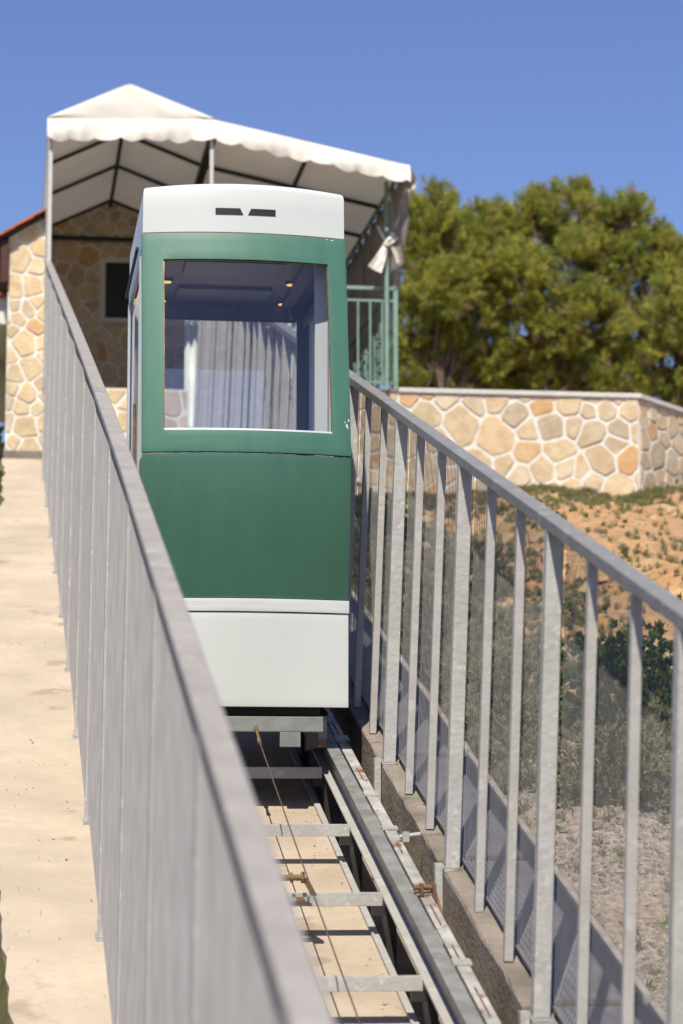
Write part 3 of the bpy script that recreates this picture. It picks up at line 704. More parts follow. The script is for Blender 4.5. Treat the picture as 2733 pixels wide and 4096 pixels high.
# ---------------------------------------------------------------- the cabin
CX, HW, YW = 1.014, .461, 10.40
cab = thing('funicular_cabin', (CX, YW, .35), 'green and white funicular cabin with large curved front window', 'funicular cabin')
KO = (CX, YW, .35)
def yoff(z):           # side profile of the front, relative to YW (waist), towards the back is positive
    if z < 1.0: return .085
    if z < 1.63: return .085*(1-math.sin((z-1.0)/.63*math.pi/2))
    return .205*((z-1.63)/(2.67-1.63))**1.25
def face(x, z, d=0):
    return (x, yoff(z)-.066*(1-(x/HW)**2)*(1 if z > 1.0 else .35+.65*max(0, (z-.5)/.5))+.05+d, z-KO[2])
def patch(xa, xb, za, zb, nm, m_, d=0, th=.035, par=cab, nx_=16, nz_=12, bevel=.004, zfa=None, xfun=None, close=True):
    """thick curved panel; xa/xb may be functions of z"""
    fa = xa if callable(xa) else (lambda z: xa); fb = xb if callable(xb) else (lambda z: xb); q = MB()
    for lay in (0, 1):
        for j in range(nz_+1):
            z = za+(zb-za)*j/nz_
            for i in range(nx_+1):
                x = fa(z)+(fb(z)-fa(z))*i/nx_; q.v.append(face(x, z, d+lay*th))
    W_ = nx_+1; off_ = W_*(nz_+1)
    for j in range(nz_):
        for i in range(nx_):
            a_ = j*W_+i; q.f += [(a_, a_+1, a_+W_+1, a_+W_), (off_+a_, off_+a_+W_, off_+a_+W_+1, off_+a_+1)]
    for i in range(nx_):
        q.f += [(i, off_+i, off_+i+1, i+1), (nz_*W_+i, nz_*W_+i+1, off_+nz_*W_+i+1, off_+nz_*W_+i)]
    for j in range(nz_):
        a_ = j*W_; c_ = a_+nx_; q.f += [(a_, a_+W_, off_+a_+W_, off_+a_), (c_, off_+c_, off_+c_+W_, c_+W_)]
    q.mi = [0]*len(q.f); o = q.build(nm, m_, par, smooth=False); fixn(o)
    bm = bmesh.new(); bm.from_mesh(o.data)
    ge = [e for e in bm.edges if len(e.link_faces) == 2 and e.calc_face_angle(0) > .9]
    bmesh.ops.bevel(bm, geom=ge, offset=bevel, segments=2, profile=.7, affect='EDGES'); bm.to_mesh(o.data); bm.free()
    for p_ in o.data.polygons: p_.use_smooth = True
    o.data.set_sharp_from_angle(angle=R_(35))
    return o
ZW0, ZW1 = 1.735, 2.535
gx = list(np.linspace(-HW, -.366, 5))+list(np.linspace(-.366, .375, 22))[1:]+list(np.linspace(.375, HW, 5))[1:]
gzs = list(np.linspace(1.637, ZW0, 4))+list(np.linspace(ZW0, ZW1, 14))[1:]+list(np.linspace(ZW1, 2.664, 4))[1:]
bm = bmesh.new(); gv = [[bm.verts.new(face(float(x), float(z))) for x in gx] for z in gzs]
for j in range(len(gzs)-1):
    for i in range(len(gx)-1):
        zc_, xc_ = (gzs[j]+gzs[j+1])/2, (gx[i]+gx[i+1])/2
        if ZW0 < zc_ < ZW1 and -.366 < xc_ < .375: continue
        bm.faces.new((gv[j][i], gv[j][i+1], gv[j+1][i+1], gv[j+1][i]))
ret = bmesh.ops.extrude_face_region(bm, geom=list(bm.faces)); vv = [e for e in ret['geom'] if isinstance(e, bmesh.types.BMVert)]
bmesh.ops.translate(bm, vec=(0, .035, 0), verts=vv); bmesh.ops.recalc_face_normals(bm, faces=bm.faces)
bmesh.ops.bevel(bm, geom=[e for e in bm.edges if len(e.link_faces) == 2 and e.calc_face_angle(0) > .9], offset=.004, segments=2, profile=.7, affect='EDGES')
me = bpy.data.meshes.new('front_frame'); bm.to_mesh(me); bm.free(); me.materials.append(M['green_trim'])
for p_ in me.polygons: p_.use_smooth = True
me.set_sharp_from_angle(angle=R_(35))
ff_ = bpy.data.objects.new('front_frame', me); C.objects.link(ff_); ff_.parent = cab
patch(-HW+.001, HW-.001, 1.008, 1.632, 'lower_panel', M['green'], d=.006, nx_=24, nz_=20)
patch(-HW-.002, HW+.002, .948, 1.004, 'trim_strip', M['alu'], d=-.006, nz_=3)
patch(-HW+.001, HW-.001, .535, .944, 'apron', M['cream'], nx_=20)
# seal line round the pane and the pane itself
for (xa, xb, za, zb) in ((-.367, .376, ZW1-.006, ZW1-.001), (-.367, .376, ZW0+.001, ZW0+.009), (-.3665, -.3625, ZW0+.009, ZW1-.007), (.3715, .3755, ZW0+.009, ZW1-.007)):
    patch(xa, xb, za, zb, 'window_seal', M['brass'] if zb > 2 else M['alu'], d=.008, th=.012, bevel=.001, nx_=12, nz_=8)
q = MB(); 
for j in range(13):
    for i in range(17): q.v.append(face(-.36+.73*i/16, ZW0+.008+(ZW1-ZW0-.016)*j/12, .016))
q.f = [(j*17+i, j*17+i+1, j*17+i+18, j*17+i+17) for j in range(12) for i in range(16)]; q.mi = [0]*len(q.f)
q.build('windscreen', M['glass'], cab, smooth=True)
# water specks: paint chips on the frame
for (x, z, s_) in ((.452, 1.80, .006), (.443, 1.775, .008), (.447, 1.765, .005), (.40, 2.655, .012), (.375, 2.657, .006), (.435, 1.79, .004)):
    patch(x-s_*.5, x+s_*.5, z-s_*.9 if x > .43 else z-.002, z+s_*.9 if x > .43 else z+.002, 'paint_chip', M['cream'], d=-.0012, th=.002, nx_=1, nz_=1, bevel=.0003)
# roof cap: rounded shell with two vent slots
Lc = 1.48
cap = MB(); ringz = [(2.668, 0, 0), (2.78, .0005, .0), (2.862, .001, .0), (2.879, .004, .005), (2.888, .011, .013), (2.893, .028, .032), (2.896, .12, .14)]
nf = 32
def ring(z, ins, insy):
    hw = HW-.004-ins; pts = []
    def crown(x): return -.018*(x/HW)**2+.006
    k = (z-2.668)/.216
    for i in range(nf+1):
        x = -hw+2*hw*i/nf; pts.append((x, yoff(2.664)-.066*(1-(x/HW)**2)+.052+insy, z-KO[2]+crown(x)*k))
    for i in range(1, 13): y = pts[nf][1]+(Lc-insy-.0-pts[nf][1])*i/12; pts.append((hw, y, z-KO[2]+crown(hw)*k))
    for i in range(1, 13): x = hw-2*hw*i/12; pts.append((x, Lc-insy, z-KO[2]+crown(x)*k))
    for i in range(1, 12): y = Lc-insy+(pts[0][1]-Lc+insy)*i/12; pts.append((-hw, y, z-KO[2]+crown(hw)*k))
    return pts
rings = [ring(*a_) for a_ in ringz]; nr = len(rings[0])
for rg in rings: cap.v += rg
for j in range(len(rings)-1):
    for i in range(nr): cap.f.append((j*nr+i, j*nr+(i+1) % nr, (j+1)*nr+(i+1) % nr, (j+1)*nr+i))
cap.f.append(tuple((len(rings)-1)*nr+i for i in range(nr))); cap.f.append(tuple(range(nr))[::-1]); cap.mi = [0]*len(cap.f)
co = cap.build('roof_cap', M['cream'], cab, smooth=True); fixn(co); co.data.set_sharp_from_angle(angle=R_(50))
# vents as thin slabs, the shade of the openings put into the colour
def slot(xs_):
    q = MB(); n_ = 8; a0, a1, b0, b1 = xs_
    z0, z1 = 2.748-KO[2], 2.778-KO[2]
    def yf(x): return yoff(2.664)-.066*(1-(x/HW)**2)+.052
    vv = []
    for lay in (-.0025, .004):
        for i in range(n_+1):
            xb_ = a0+(a1-a0)*i/n_; xt = b0+(b1-b0)*i/n_
            vv += [(xb_, yf(xb_)+lay, z0), (xt, yf(xt)+lay+.001, z1)]
    o_ = 2*(n_+1); ff = [(2*i, 2*i+2, 2*i+3, 2*i+1) for i in range(n_)]+[(o_+2*i, o_+2*i+1, o_+2*i+3, o_+2*i+2) for i in range(n_)]
    ff += [(2*i, o_+2*i, o_+2*i+2, 2*i+2) for i in range(n_)]+[(2*i+1, 2*i+3, o_+2*i+3, o_+2*i+1) for i in range(n_)]+[(0, 1, o_+1, o_), (2*n_, o_+2*n_, o_+2*n_+1, 2*n_+1)]
    q.add(vv, ff); fixn(q.build('vent_slot', M['black'], co))
slot((-.135, -.010, -.135, -.024)); slot((.012, .137, .026, .137))
# rust-brown joint under the cap
patch(-HW+.004, HW-.004, 2.6643, 2.6678, 'joint_line', M['rust'], d=.002, th=.01, nz_=1, bevel=.0005)

def kb(x0, x1, y0, y1, z0, z1): return MB().box(x0, x1, y0-YW, y1-YW, z0-KO[2], z1-KO[2])
YR = YW+Lc        # back of the cabin
# floor, ceiling, back wall
kb(-HW+.03, HW-.03, YW+.16, YR-.03, 1.0, 1.04).build('floor', M['interior'], cab)
kb(-HW+.03, HW-.03, YW+.26, YR-.031, 2.625, 2.655).build('ceiling', M['ceil'], cab)
for y0, y1 in ((10.93, 11.22), (11.50, 11.78)):
    kb(-.24, .22, y0, y1, 2.607, 2.6245).build('ceiling_tray', M['tray'], cab, bevel=.004)
def disc(x, y, z, r, h, nm, m_, par=cab):
    return MB().tube([(x, y-YW, z-KO[2]), (x, y-YW, z-KO[2]+h)], r, 14).build(nm, m_, par)
for x, y in ((-.300, 11.385), (.297, 11.37), (.305, 11.81), (-.30, 11.81)):
    lp = disc(x, y, 2.613, .028, .011, 'ceiling_lamp', M['brass']); disc(x, y, 2.609, .021, .004, 'lamp_lens', M['lamp'], lp)
MB().tube([(.315, 11.80-YW, 2.61-KO[2]), (.335, 11.80-YW, 2.59-KO[2]), (.345, 11.79-YW, 2.55-KO[2])], .0025, 6).build('lamp_wire', M['alu'], cab)
disc(.346, 11.79, 2.535, .008, .016, 'sensor', M['cream'])
# back wall: frame round a big opening with glass
for nm, a_ in (('back_frame', (-HW+.002, -.385, YR-.03, YR, .95, 2.66)), ('back_frame', (.384, HW-.002, YR-.03, YR, .95, 2.66)),
               ('back_frame', (-.3845, .3835, YR-.03, YR, 2.535, 2.66)), ('back_frame', (-.3845, .3835, YR-.03, YR, .95, 1.50))):
    kb(*a_).build(nm, M['interior'], cab)
kb(-.3745, .3715, YR-.038, YR-.0305, 2.527, 2.539).build('rear_seal', M['brass'], cab)
kb(-.384, .383, YR-.018, YR-.013, 1.501, 2.534).build('rear_window', M['glass'], cab)
kb(-.15, .08, YR-.036, YR-.0305, 2.57, 2.60).build('notice_plate', M['tray'], cab)
# right side wall: pale lining below and beside a dark frame
kb(HW-.03, HW-.002, YW+.29, YR-.031, .95, 2.655).build('side_wall', M['green'], cab)
kb(.338, HW-.0365, YW+.36, YW+.40, 1.045, 2.60).build('door_jamb', M['cream'], cab)
kb(.395, .402, YW+.355, YW+.36, 1.045, 2.60).build('jamb_joint', M['tray'], cab)
kb(HW-.036, HW-.0305, YW+.41, YR-.20, 1.05, 2.50).build('side_lining', M['cream'], cab)
kb(HW-.048, HW-.0365, YW+.41, YR-.032, 2.49, 2.54).build('side_rail', M['tray'], cab)
kb(HW-.048, HW-.0365, YR-.66, YR-.63, 1.05, 2.489).build('side_post', M['alu'], cab)
kb(HW-.052, HW-.0365, YW+.52, YW+.545, 1.05, 2.489).build('side_post', M['tray'], cab)
kb(.30, .36, YW+.30, YR-.05, 2.590, 2.6245).build('ceiling_duct', M['interior'], cab)
# left side: sliding door with polished frame
lx = -HW
for nm, a_ in (('corner_post', (lx+.002, lx+.035, YW+.29, YW+.31, 1.631, 2.66)), ('corner_post', (lx+.002, lx+.035, YR-.075, YR-.0305, .95, 2.66)),
               ('door_header', (lx+.002, lx+.035, YW+.301, YR-.076, 2.58, 2.66)), ('door_panel', (lx+.006, lx+.03, YW+.301, YR-.076, .95, 1.42))):
    kb(*a_).build(nm, M['chrome'] if nm != 'door_panel' else M['green'], cab)
door = kb(lx-.006, lx+.0055, YW+.32, YW+.36, 1.0, 2.575).build('sliding_door', M['chrome'], cab)
kb(lx-.006, lx+.0055, YR-.14, YR-.10, 1.0, 2.575).build('door_stile', M['chrome'], door)
kb(lx+.010, lx+.016, YW+.361, YR-.141, 1.421, 2.575).build('door_glass', M['glass_side'], door)
MB().tube([(lx-.012, YW+.40-YW, 2.66-KO[2]-.03), (lx-.012, YR-YW-.05, 2.66-KO[2]-.03)], .008, 6).build('door_track', M['dark'], cab)
MB().tube([(lx-.02, .34, 1.2), (lx-.02, .34, 1.55)], .007, 6).build('door_handle', M['brass'], door)
# black rubber strip at the front left corner, side skin up to the front
kb(lx+.001, lx+.03, YW+.176, YW+.30, .95, 1.63).build('side_skin', M['green'], cab)
kb(lx+.003, lx+.03, YW+.285, YW+.299, 1.631, 2.655).build('side_skin', M['chrome'], cab)
# skirt, chassis and an added dark plate that deepens the shade underneath
for xa in (-HW+.004, HW-.02):
    MB().add([(x_, y_-YW, z_-KO[2]) for y_, zl in ((YW+.16, .545), (YR-.02, .80)) for x_ in (xa, xa+.016) for z_ in (zl, .945)],
             [(0, 1, 3, 2), (4, 6, 7, 5), (0, 4, 5, 1), (2, 3, 7, 6), (1, 5, 7, 3), (0, 2, 6, 4)]).build('skirt', M['cream'], cab)
kb(-HW+.03, .345, YW+.195, YW+.75, .50, .62).build('under_tray', M['dkgreen'], cab, bevel=.02)
kb(-HW+.03, HW-.03, YW+.2, YR-.05, .9, .999).build('chassis_deck', M['void'], cab)
kb(-.42, .348, 10.53, 10.59, .428, .494).build('buffer_beam', M['chassis'], cab, bevel=.004)
kb(.158, .248, 10.528, 10.56, .362, .4265).build('tow_lug', M['chassis'], cab, bevel=.002)
fs = MB()
for s_ in (-.40, .33):
    fs.add([(s_, .6, .50-KO[2]), (s_+.06, .6, .50-KO[2]), (s_+.06, 1.25, .69-KO[2]), (s_, 1.25, .69-KO[2]), (s_, .6, .95-KO[2]), (s_+.06, .6, .95-KO[2]), (s_+.06, 1.25, .95-KO[2]), (s_, 1.25, .95-KO[2])],
           [(0, 3, 2, 1), (4, 5, 6, 7), (0, 1, 5, 4), (1, 2, 6, 5), (2, 3, 7, 6), (3, 0, 4, 7)])
fs.build('chassis_frame', M['void'], cab)
kb(-.40, .38, YR-.05, YR-.02, .78, .9).build('chassis_frame', M['void'], cab)
m_ = MB(); m_.add([(-.39, .2, .50-KO[2]), (.38, .2, .50-KO[2]), (.38, 1.25, .74-KO[2]), (-.39, 1.25, .74-KO[2])], [(0, 1, 2, 3)]); m_.add([(-.39, .2, .51-KO[2]), (.38, .2, .51-KO[2]), (.38, 1.25, .75-KO[2]), (-.39, 1.25, .75-KO[2])], [(3, 2, 1, 0)]); m_.build('added_shade_plate', M['void'], cab)
for x in (-.385, .405):
    for y in (11.02, 11.50):
        zt = inc(y, 2.716)
        whl = MB().tube([(x-.015, y-YW, zt+.062-KO[2]), (x+.018, y-YW, zt+.062-KO[2])], .06, 18).build('wheel', M['dark'], cab)
        MB().tube([(x-.019, y-YW, zt+.062-KO[2]), (x+.022, y-YW, zt+.062-KO[2])], .026, 12).build('hub', M['galv_rust'], whl)
kb(.36, .40, 10.80, 11.3, .37, .56).build('wheel_bracket', M['galv_rust'], cab)
MB().tube([(.352, 10.60-YW, .385-KO[2]), (.352, 10.64-YW, .385-KO[2])], .016, 10).build('reflector', M['rust'], cab)
ce = MB(); ce.tube([(.052, 10.53-YW, .445-KO[2]), (.052, 10.49-YW, .43-KO[2])], .010, 8); ce.tube([(.052, 10.49-YW, .43-KO[2]), (.054, 10.42-YW, .39-KO[2])], .006, 8); ce.tube([(.054, 10.43-YW, .395-KO[2]), (.055, 10.39-YW, .372-KO[2])], .009, 8)
ce.build('cable_clevis', M['brass'], cab)

# ---------------------------------------------------------------- vegetation
def foliage(clusters, per, length, width, seed, droop=.0, up=.5, npr=None):
    """clusters: (n,3) centres + (n,3) outward dirs -> thin triangular needles / leaves"""
    rs = np.random.RandomState(seed); P_, D_ = clusters; n_ = len(P_)
    P2 = np.repeat(P_, per, 0); D2 = np.repeat(D_, per, 0)
    d = D2+rs.normal(0, .62, P2.shape); d[:, 2] += up; d[:, 2] -= droop; d /= np.linalg.norm(d, axis=1)[:, None]+1e-9
    s_ = np.cross(d, rs.normal(0, 1, P2.shape)); s_ /= np.linalg.norm(s_, axis=1)[:, None]+1e-9
    Ln = length*rs.uniform(.6, 1.25, (len(P2), 1)); W_ = width*rs.uniform(.7, 1.3, (len(P2), 1))
    base = P2+rs.normal(0, length*.16, P2.shape)
    a_ = base-s_*W_*.3; b2 = base+s_*W_*.3; m1 = base+d*Ln*.5+s_*W_*.5; m2 = base+d*Ln*.5-s_*W_*.5; tip = base+d*Ln
    return np.stack([a_, b2, m1, tip, m2], 1)
def leafmesh(name, arrs, mats, parent=None):
    vs = np.concatenate([a_.reshape(-1, 3) for a_ in arrs]); nf_ = sum(len(a_) for a_ in arrs)
    me = bpy.data.meshes.new(name); me.vertices.add(len(vs)); me.vertices.foreach_set('co', vs.ravel().astype(np.float32))
    me.loops.add(nf_*5); me.loops.foreach_set('vertex_index', np.arange(nf_*5, dtype=np.int32))
    me.polygons.add(nf_); me.polygons.foreach_set('loop_start', np.arange(0, nf_*5, 5, dtype=np.int32))
    me.polygons.foreach_set('material_index', np.concatenate([np.full(len(a_), i, np.int32) for i, a_ in enumerate(arrs)]))
    for m_ in mats: me.materials.append(m_)
    me.update(calc_edges=True); me.validate()
    o = bpy.data.objects.new(name, me); C.objects.link(o)
    if parent: o.parent = parent
    return o
def lobe_clusters(lobes, dens, rs):
    Ps, Ds = [], []
    for (x, y, z, r, rz) in lobes:
        n_ = int(dens*r*r)
        v = rs.normal(0, 1, (n_, 3)); v /= np.linalg.norm(v, axis=1)[:, None]
        rad = rs.uniform(.35, 1.06, (n_, 1))**.45
        # clumping: keep directions near random branch ends
        k = rs.normal(0, 1, (max(14, int(60*r)), 3)); k /= np.linalg.norm(k, axis=1)[:, None]
        near = (v@k.T).max(1); keep = near > 1-.042/max(.45, r)-rs.uniform(0, .022, n_)
        rad = rad*(1+.16*(near[:, None]-.93)/.07)
        v, rad = v[keep], rad[keep]
        Ps.append(np.array([x, y, z])+v*rad*np.array([r, r, rz])); Ds.append(v*.8)
    return np.concatenate(Ps), np.concatenate(Ds)
def pine(loc, lobes, label, seed, dens=1850, per=38, trunk_top=None, low=0):
    rs = np.random.RandomState(seed)
    tr = thing('pine_tree', loc, label, 'tree', 'pine trees behind the stone wall')
    top = trunk_top or (0, 0, 3.6)
    def pth(a_, c_, n_=6, wob=.08):
        a_, c_ = np.array(a_, float), np.array(c_, float)
        return [tuple(a_+(c_-a_)*t_+rs.normal(0, wob, 3)*math.sin(math.pi*t_)) for t_ in np.linspace(0, 1, n_)]
    MB().tube(pth((0, 0, 0), top), [.16-.022*i for i in range(6)], 10).build('trunk', M['bark'], tr, smooth=True)
    lm_ = MB()
    for (x, y, z, r, rz) in lobes:
        st = np.array(top)*rs.uniform(.3, .8)
        lm_.tube(pth(st, (x, y, z), 6, .1), [.055-.007*i for i in range(6)], 6)
        for _ in range(9):
            v = rs.normal(0, 1, 3); v /= np.linalg.norm(v); e = np.array([x, y, z])+v*np.array([r, r, rz])*.9
            lm_.tube(pth((x-v[0]*.1, y-v[1]*.1, z-.1), e, 4, .05), [.02, .015, .011, .006], 5)
    lm_.build('branches', M['bark'], tr, smooth=True)
    extra = []
    for (x, y, z, r, rz) in lobes:
        for _ in range(6):
            a_ = rs.uniform(0, 6.28); q_ = rs.uniform(.2, .9)
            extra.append((x+math.cos(a_)*r*q_, y+math.sin(a_)*r*q_, z+rz*math.sqrt(max(0, 1-q_*q_))*rs.uniform(.85, 1.05), rs.uniform(.09, .15), rs.uniform(.14, .26)))
    tips, axes = [], []
    for (x, y, z, r, rz) in lobes+extra:
        n_ = int(dens*r*r)+6
        v = rs.normal(0, 1, (n_, 3)); v /= np.linalg.norm(v, axis=1)[:, None]
        k = rs.normal(0, 1, (max(6, int(26*r)), 3)); k /= np.linalg.norm(k, axis=1)[:, None]
        near = (v@k.T).max(1); kp = near > 1-.10/max(.35, r)*rs.uniform(.5, 1.2, n_); v, near = v[kp], near[kp]
        rad = rs.uniform(.25, 1.04, (len(v), 1))**.4*(.93+.12*(near[:, None] > .96))
        tips.append(np.array([x, y, z])+v*rad*np.array([r, r, rz]))
        a_ = v*.7+np.array([0, 0, .55])+rs.normal(0, .28, v.shape); axes.append(a_/np.linalg.norm(a_, axis=1)[:, None])
    tips, axes = np.concatenate(tips), np.concatenate(axes)
    pick = rs.uniform(0, 1, len(tips)); grp = np.where(pick < .30, 1, np.where(pick > .86, 2, 0)); arrs = []
    for g_ in (0, 1, 2):
        T_, A_ = tips[grp == g_], axes[grp == g_]; nn3 = per if g_ < 2 else per//2
        T2, A2 = np.repeat(T_, nn3, 0), np.repeat(A_, nn3, 0)
        t_ = rs.uniform(-1, 1, (len(T2), 1)); pos = T2+A2*t_*.095
        rn = rs.normal(0, 1, T2.shape); rn -= A2*(rn*A2).sum(1)[:, None]; rn /= np.linalg.norm(rn, axis=1)[:, None]
        d = A2*rs.uniform(.5, 1.1, (len(T2), 1))+rn*(.75-.25*t_); d /= np.linalg.norm(d, axis=1)[:, None]
        sd_ = np.cross(d, rs.normal(0, 1, T2.shape)); sd_ /= np.linalg.norm(sd_, axis=1)[:, None]
        Ln = .092*rs.uniform(.6, 1.25, (len(T2), 1))*(1.1-.2*t_); W_ = .0088
        arrs.append(np.stack([pos-sd_*W_*.3, pos+sd_*W_*.3, pos+d*Ln*.5+sd_*W_*.5, pos+d*Ln, pos+d*Ln*.5-sd_*W_*.5], 1))
    leafmesh('crown', arrs, [M['needle'], M['needle2'], M['twig']], tr)
    return tr
gz = 3.9
def Lb(cx, cz, lx_, lz_, r, rz=None, dy=0): return (lx_-cx, dy, lz_-gz, r, rz or r*.95)
def tree_at(cx, y, lb): return [(lx_-cx, dy, lz_-gz, r, rz) for lx_, lz_, r, rz, dy in lb]
# (x, z, radius, z radius, depth offset) of the boughs, in metres
pine((6.3, 34.5, gz), tree_at(6.3, 34, [(6.1, 8.75, .50, .55, 0), (5.72, 8.15, .42, .5, -.1), (6.55, 8.35, .55, .5, .2), (6.15, 7.85, .55, .5, -.3), (5.75, 7.35, .40, .5, .0), (6.6, 7.5, .5, .55, .1), (6.35, 6.95, .5, .42, .3), (6.9, 8.0, .4, .45, 0), (5.85, 6.75, .45, .4, .2), (6.9, 6.9, .5, .45, .4), (6.4, 6.35, .5, .35, .5), (5.9, 6.2, .45, .4, .6), (6.9, 6.3, .5, .4, .6), (6.4, 6.6, .55, .4, .9), (6.85, 8.75, .32, .42, .2), (7.0, 8.5, .4, .4, .3), (5.7, 8.75, .35, .4, 0), (6.15, 9.0, .28, .40, 0)]),
     'smaller bushy pine nearest the canopy, with bare twisted limbs below', 41, dens=1900, trunk_top=(-.1, 0, 3.2))
pine((8.0, 34.8, gz), tree_at(8.0, 34, [(8.2, 9.16, .42, .52, 0), (7.65, 9.08, .28, .44, 0), (7.1, 8.85, .22, .42, .1), (7.2, 8.75, .35, .42, 0), (7.7, 8.75, .5, .55, .3), (8.75, 8.75, .5, .55, .1), (7.35, 8.05, .6, .55, -.3), (8.2, 8.2, .65, .6, -.4), (8.95, 8.1, .55, .6, 0), (7.55, 7.3, .55, .5, -.1), (8.4, 7.4, .65, .55, -.5), (9.1, 7.4, .5, .5, 0), (7.9, 6.6, .5, .42, .2), (8.8, 6.7, .6, .5, -.2), (7.15, 6.75, .35, .35, .3), (7.4, 6.35, .5, .4, .6), (8.2, 6.2, .55, .4, .6), (8.9, 6.1, .5, .4, .5), (7.8, 6.9, .5, .4, .9), (8.6, 7.0, .5, .45, .8)]),
     'tallest broad pine with the highest peak against the sky', 42, dens=1850, trunk_top=(.1, 0, 4.2))
pine((9.7, 34.2, gz), tree_at(9.7, 34, [(9.0, 8.95, .24, .42, .1), (9.25, 8.5, .42, .42, .2), (8.75, 8.85, .3, .4, .2), (9.6, 8.45, .3, .35, .2), (9.75, 8.15, .4, .45, 0), (9.5, 7.5, .55, .5, -.3), (10.1, 7.6, .5, .55, 0), (9.6, 6.8, .55, .5, -.2), (10.3, 6.9, .6, .6, 0), (9.3, 6.2, .45, .4, 0), (10.0, 6.1, .5, .45, .1), (10.9, 7.2, .6, .6, 0), (10.8, 6.2, .6, .5, 0)]),
     'pine at the right edge of the picture sloping down behind the wall', 43, dens=1850, trunk_top=(.2, 0, 3.4))
# low yellow green bush in front of the pines at the right edge
def shrub(loc, r, h, label, seed, m_=None, n_=260, per=16, ls=.05, lw=.022, group=None, name='shrub', mats=None, cat='shrub'):
    rs = np.random.RandomState(seed); tr = thing(name, loc, label, cat, group)
    v = rs.normal(0, 1, (n_, 3)); v /= np.linalg.norm(v, axis=1)[:, None]; v[:, 2] = np.abs(v[:, 2])
    rad = rs.uniform(.3, 1.0, (n_, 1))**.5*(1+.25*np.sin(v[:, :1]*5+seed)*np.cos(v[:, 1:2]*4))
    c = v*rad*np.array([r, r, h])
    leafmesh('foliage', [foliage((c, v), per, ls, lw, seed)], [m_ or M['leaf']], tr)
    st = MB()
    for i in range(9):
        e = c[i*7 % n_]; st.tube([(0, 0, -.05), tuple(e*.5+rs.normal(0, .02, 3)), tuple(e)], [.012, .008, .003], 5)
    st.build('stem', M['bark'], tr); return tr
shrub((8.3, 27.0, 3.95), .75, .62, 'low yellow green bush at the right edge just above the wall coping', 51, M['needle2'], 500, 16, .09, .02)
# green shrubs on the slope seen through the fence
def sx(x, y): return (x, y, gh(x, y)-.02)
spec = [(4.0, 14.2, .50, .42, 'leaf', 'bright leafy green shrub right of the third thick fence post'),
        (4.55, 13.6, .6, .45, 'leaf', 'dense green bush at the right edge behind the last fence post'),
        (3.35, 13.2, .38, .62, 'leaf', 'tall narrow green shrub behind the thin pickets near the right edge'),
        (2.75, 13.2, .34, .55, 'leaf_dry', 'grey green scrub low behind the mesh in the middle of the fence'),
        (2.6, 15.6, .42, .62, 'leaf_dry', 'dry scrubby bush behind the mesh beside the second thick post'),
        (2.45, 17.6, .38, .55, 'leaf_dry', 'small dusty bush close to the fence near the cabin'),
        (2.9, 19.3, .38, .45, 'leaf', 'dark leafy shrub in front of the shaded end of the stone wall'),
        (3.35, 17.4, .4, .42, 'leaf_dry', 'pale scrub on the slope halfway to the stone wall'),
        (2.95, 11.6, .36, .42, 'leaf_dry', 'low grey scrub on the gravel in front of the green bush'),
        (3.9, 12.6, .42, .40, 'leaf', 'spreading green weed bush on the gravel slope at far right'),
        (6.9, 22.2, .55, .62, 'leaf_dry', 'dry shrub against the side of the wall at the right edge'),
        (2.35, 14.4, .25, .6, 'leaf_dry', 'slim dry bush right against the mesh')]
for i, (x, y, r, h, mm, lb) in enumerate(spec):
    shrub(sx(x, y), r, h, lb, 60+i, M[mm], int(520*r/.4), 28, .036 if mm == 'leaf' else .04, .016 if mm == 'leaf' else .008, 'shrubs on the slope beyond the fence')
for i, (x, y, r, h, lb) in enumerate([(-.22, 21.0, .15, .42, 'bush in near-black shade colour left of the path at the foot of the house'), (-.07, 8.95, .10, .36, 'weeds in near-black shade colour at the left edge of the path, upper clump of two'), (-.09, 8.2, .12, .34, 'weeds in near-black shade colour at the left edge of the path in the bottom corner')]):
    shrub(sx(x, y), r, h, lb, 90+i, M['leaf_shade'], 420, 22, .04, .018)
shrub((-.40, 25.2, 3.0), .34, 2.25, 'yellow green bush beyond the left corner of the house', 95, M['needle2'], 700, 18, .08, .02)
# grass and gravel
def scatter(n_, fn, rs):
    out = []
    while len(out) < n_:
        x, y = fn(rs); out.append((x, y, gh(x, y)))
    return np.array(out)
rs = np.random.RandomState(77)
def near_wall(rs):
    y = 22.2-abs(rs.normal(0, .55)); x = rs.uniform(2.4, 8.2)
    if x > 5.9: y += (x-5.9)*1.4*rs.uniform(.2, 1)
    return x, y
p1 = scatter(2600, near_wall, rs); p2 = scatter(2200, lambda r: (2.15+abs(r.normal(0, 1.3)), r.uniform(12.2, 21.5)), rs); p3 = scatter(1500, lambda r: (r.uniform(2.1, 7), r.uniform(9, 22)), rs)
pp = np.concatenate([p1, p2, p3]); up_ = np.tile(np.array([[0, 0, 1.]]), (len(pp), 1))
gr = leafmesh('grass', [foliage((pp, up_), 26, .05, .005, 5, up=.3)], [M['grass']]); tag(gr, 'patchy dry and green grass on the soil below the stone wall', 'grass', kind='stuff')
rs = np.random.RandomState(99)
pp = scatter(9500, lambda r: (2.1+abs(r.normal(0, .95)), r.uniform(11.8, 21.3)), rs); k_ = np.array([[math.sin(p[0]*7+p[1]*2.3)*math.cos(p[1]*3.1) > -.25] for p in pp])[:, 0]; pp = pp[k_]
pp[:, 2] += np.minimum(.22, np.abs(rs.normal(0, .075, len(pp)))*(1+np.sin(pp[:, 1]*4)))*np.clip((17.5-pp[:, 1])/2.5, .05, 1)
sm_ = rs.uniform(0, 1, len(pp)) < .22; u1 = np.tile(np.array([[0, 0, .6]]), (len(pp), 1))
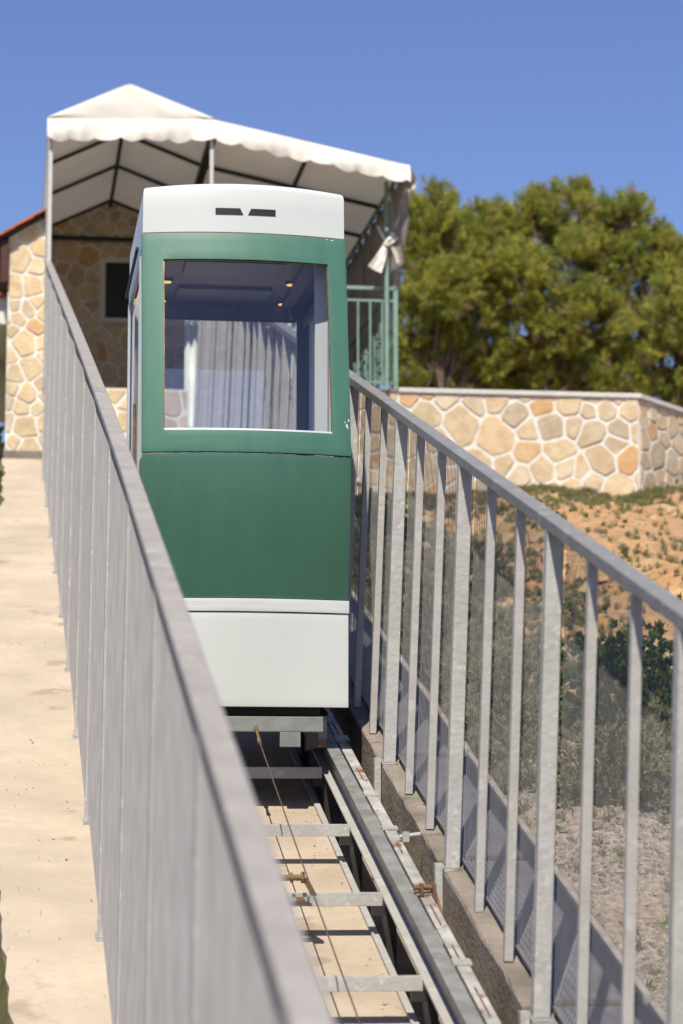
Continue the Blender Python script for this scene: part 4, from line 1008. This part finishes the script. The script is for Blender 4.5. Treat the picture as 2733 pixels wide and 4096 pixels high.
tag(leafmesh('scrub', [foliage((pp[~sm_], u1[~sm_]), 30, .045, .007, 6), foliage((pp[sm_], u1[sm_]), 24, .034, .013, 7)], [M['leaf_dry'], M['leaf']]), 'olive grey low scrub covering the slope behind the wire mesh', 'scrub', kind='stuff')
b_ = MB()
def rock(x, y, s_, r):
    z = gh(x, y)+s_*.15; vs = []
    for k in range(8):
        d = ((k & 1)*2-1, ((k >> 1) & 1)*2-1, ((k >> 2) & 1)*2-1)
        vs.append((x+d[0]*s_*r.uniform(.35, .75), y+d[1]*s_*r.uniform(.35, .75), z+d[2]*s_*r.uniform(.25, .6)))
    b_.add(vs, [(0, 2, 3, 1), (4, 5, 7, 6), (0, 1, 5, 4), (2, 6, 7, 3), (0, 4, 6, 2), (1, 3, 7, 5)])
r2 = random.Random(19)
for i in range(16000):
    x = 2.04+abs(r2.gauss(0, 1.0)); y = r2.uniform(7.5, 21)
    rock(x, y, r2.uniform(.006, .02)*(1 if r2.random() < .93 else 2.2), r2)
tag(b_.build('gravel', M['gravelm']), 'pale gravel and rubble beyond the right hand fence', 'gravel', kind='stuff')
b_ = MB()
for i in range(130):
    x = r2.uniform(3.4, 7); y = r2.uniform(15, 22); rock(x, y, r2.uniform(.02, .06), r2)
for i in range(160):
    s_ = r2.random(); rock(4.22+r2.gauss(0, .05)+(17.5-(14+s_*7))*.25, 14+s_*7, r2.uniform(.03, .12), r2)
tag(b_.build('rubble', M['rockm']), 'ochre lumps of rock and clods on the orange slope', 'rubble', kind='stuff')
# footing rubble along the base of the wall
for i, (x, s_) in enumerate([(4.35, .10), (4.6, .07), (4.95, .09), (5.3, .06), (5.75, .05), (4.1, .08)]):
    b_ = MB(); bm = bmesh.new(); bmesh.ops.create_icosphere(bm, subdivisions=2, radius=s_)
    for v in bm.verts: v.co = Vector((v.co.x*1.4, v.co.y*.9, v.co.z*.6))*r2.uniform(.8, 1.15)
    me = bpy.data.meshes.new('footing_rock'); bm.to_mesh(me); bm.free(); me.materials.append(M['gravelm'])
    o = bpy.data.objects.new('footing_rock', me); C.objects.link(o); o.location = (x, 22.1, gh(x, 22.1)+.02)
    tag(o, ['largest pale rock at the foot of the stone wall', 'pale rock second from the fence at the wall foot', 'flat grey rock at the middle of the wall foot', 'small pale rock under the right half of the wall', 'smallest rock at the wall corner', 'pale rock at the wall foot right beside the handrail'][i], 'rock', 'rocks at the foot of the wall')
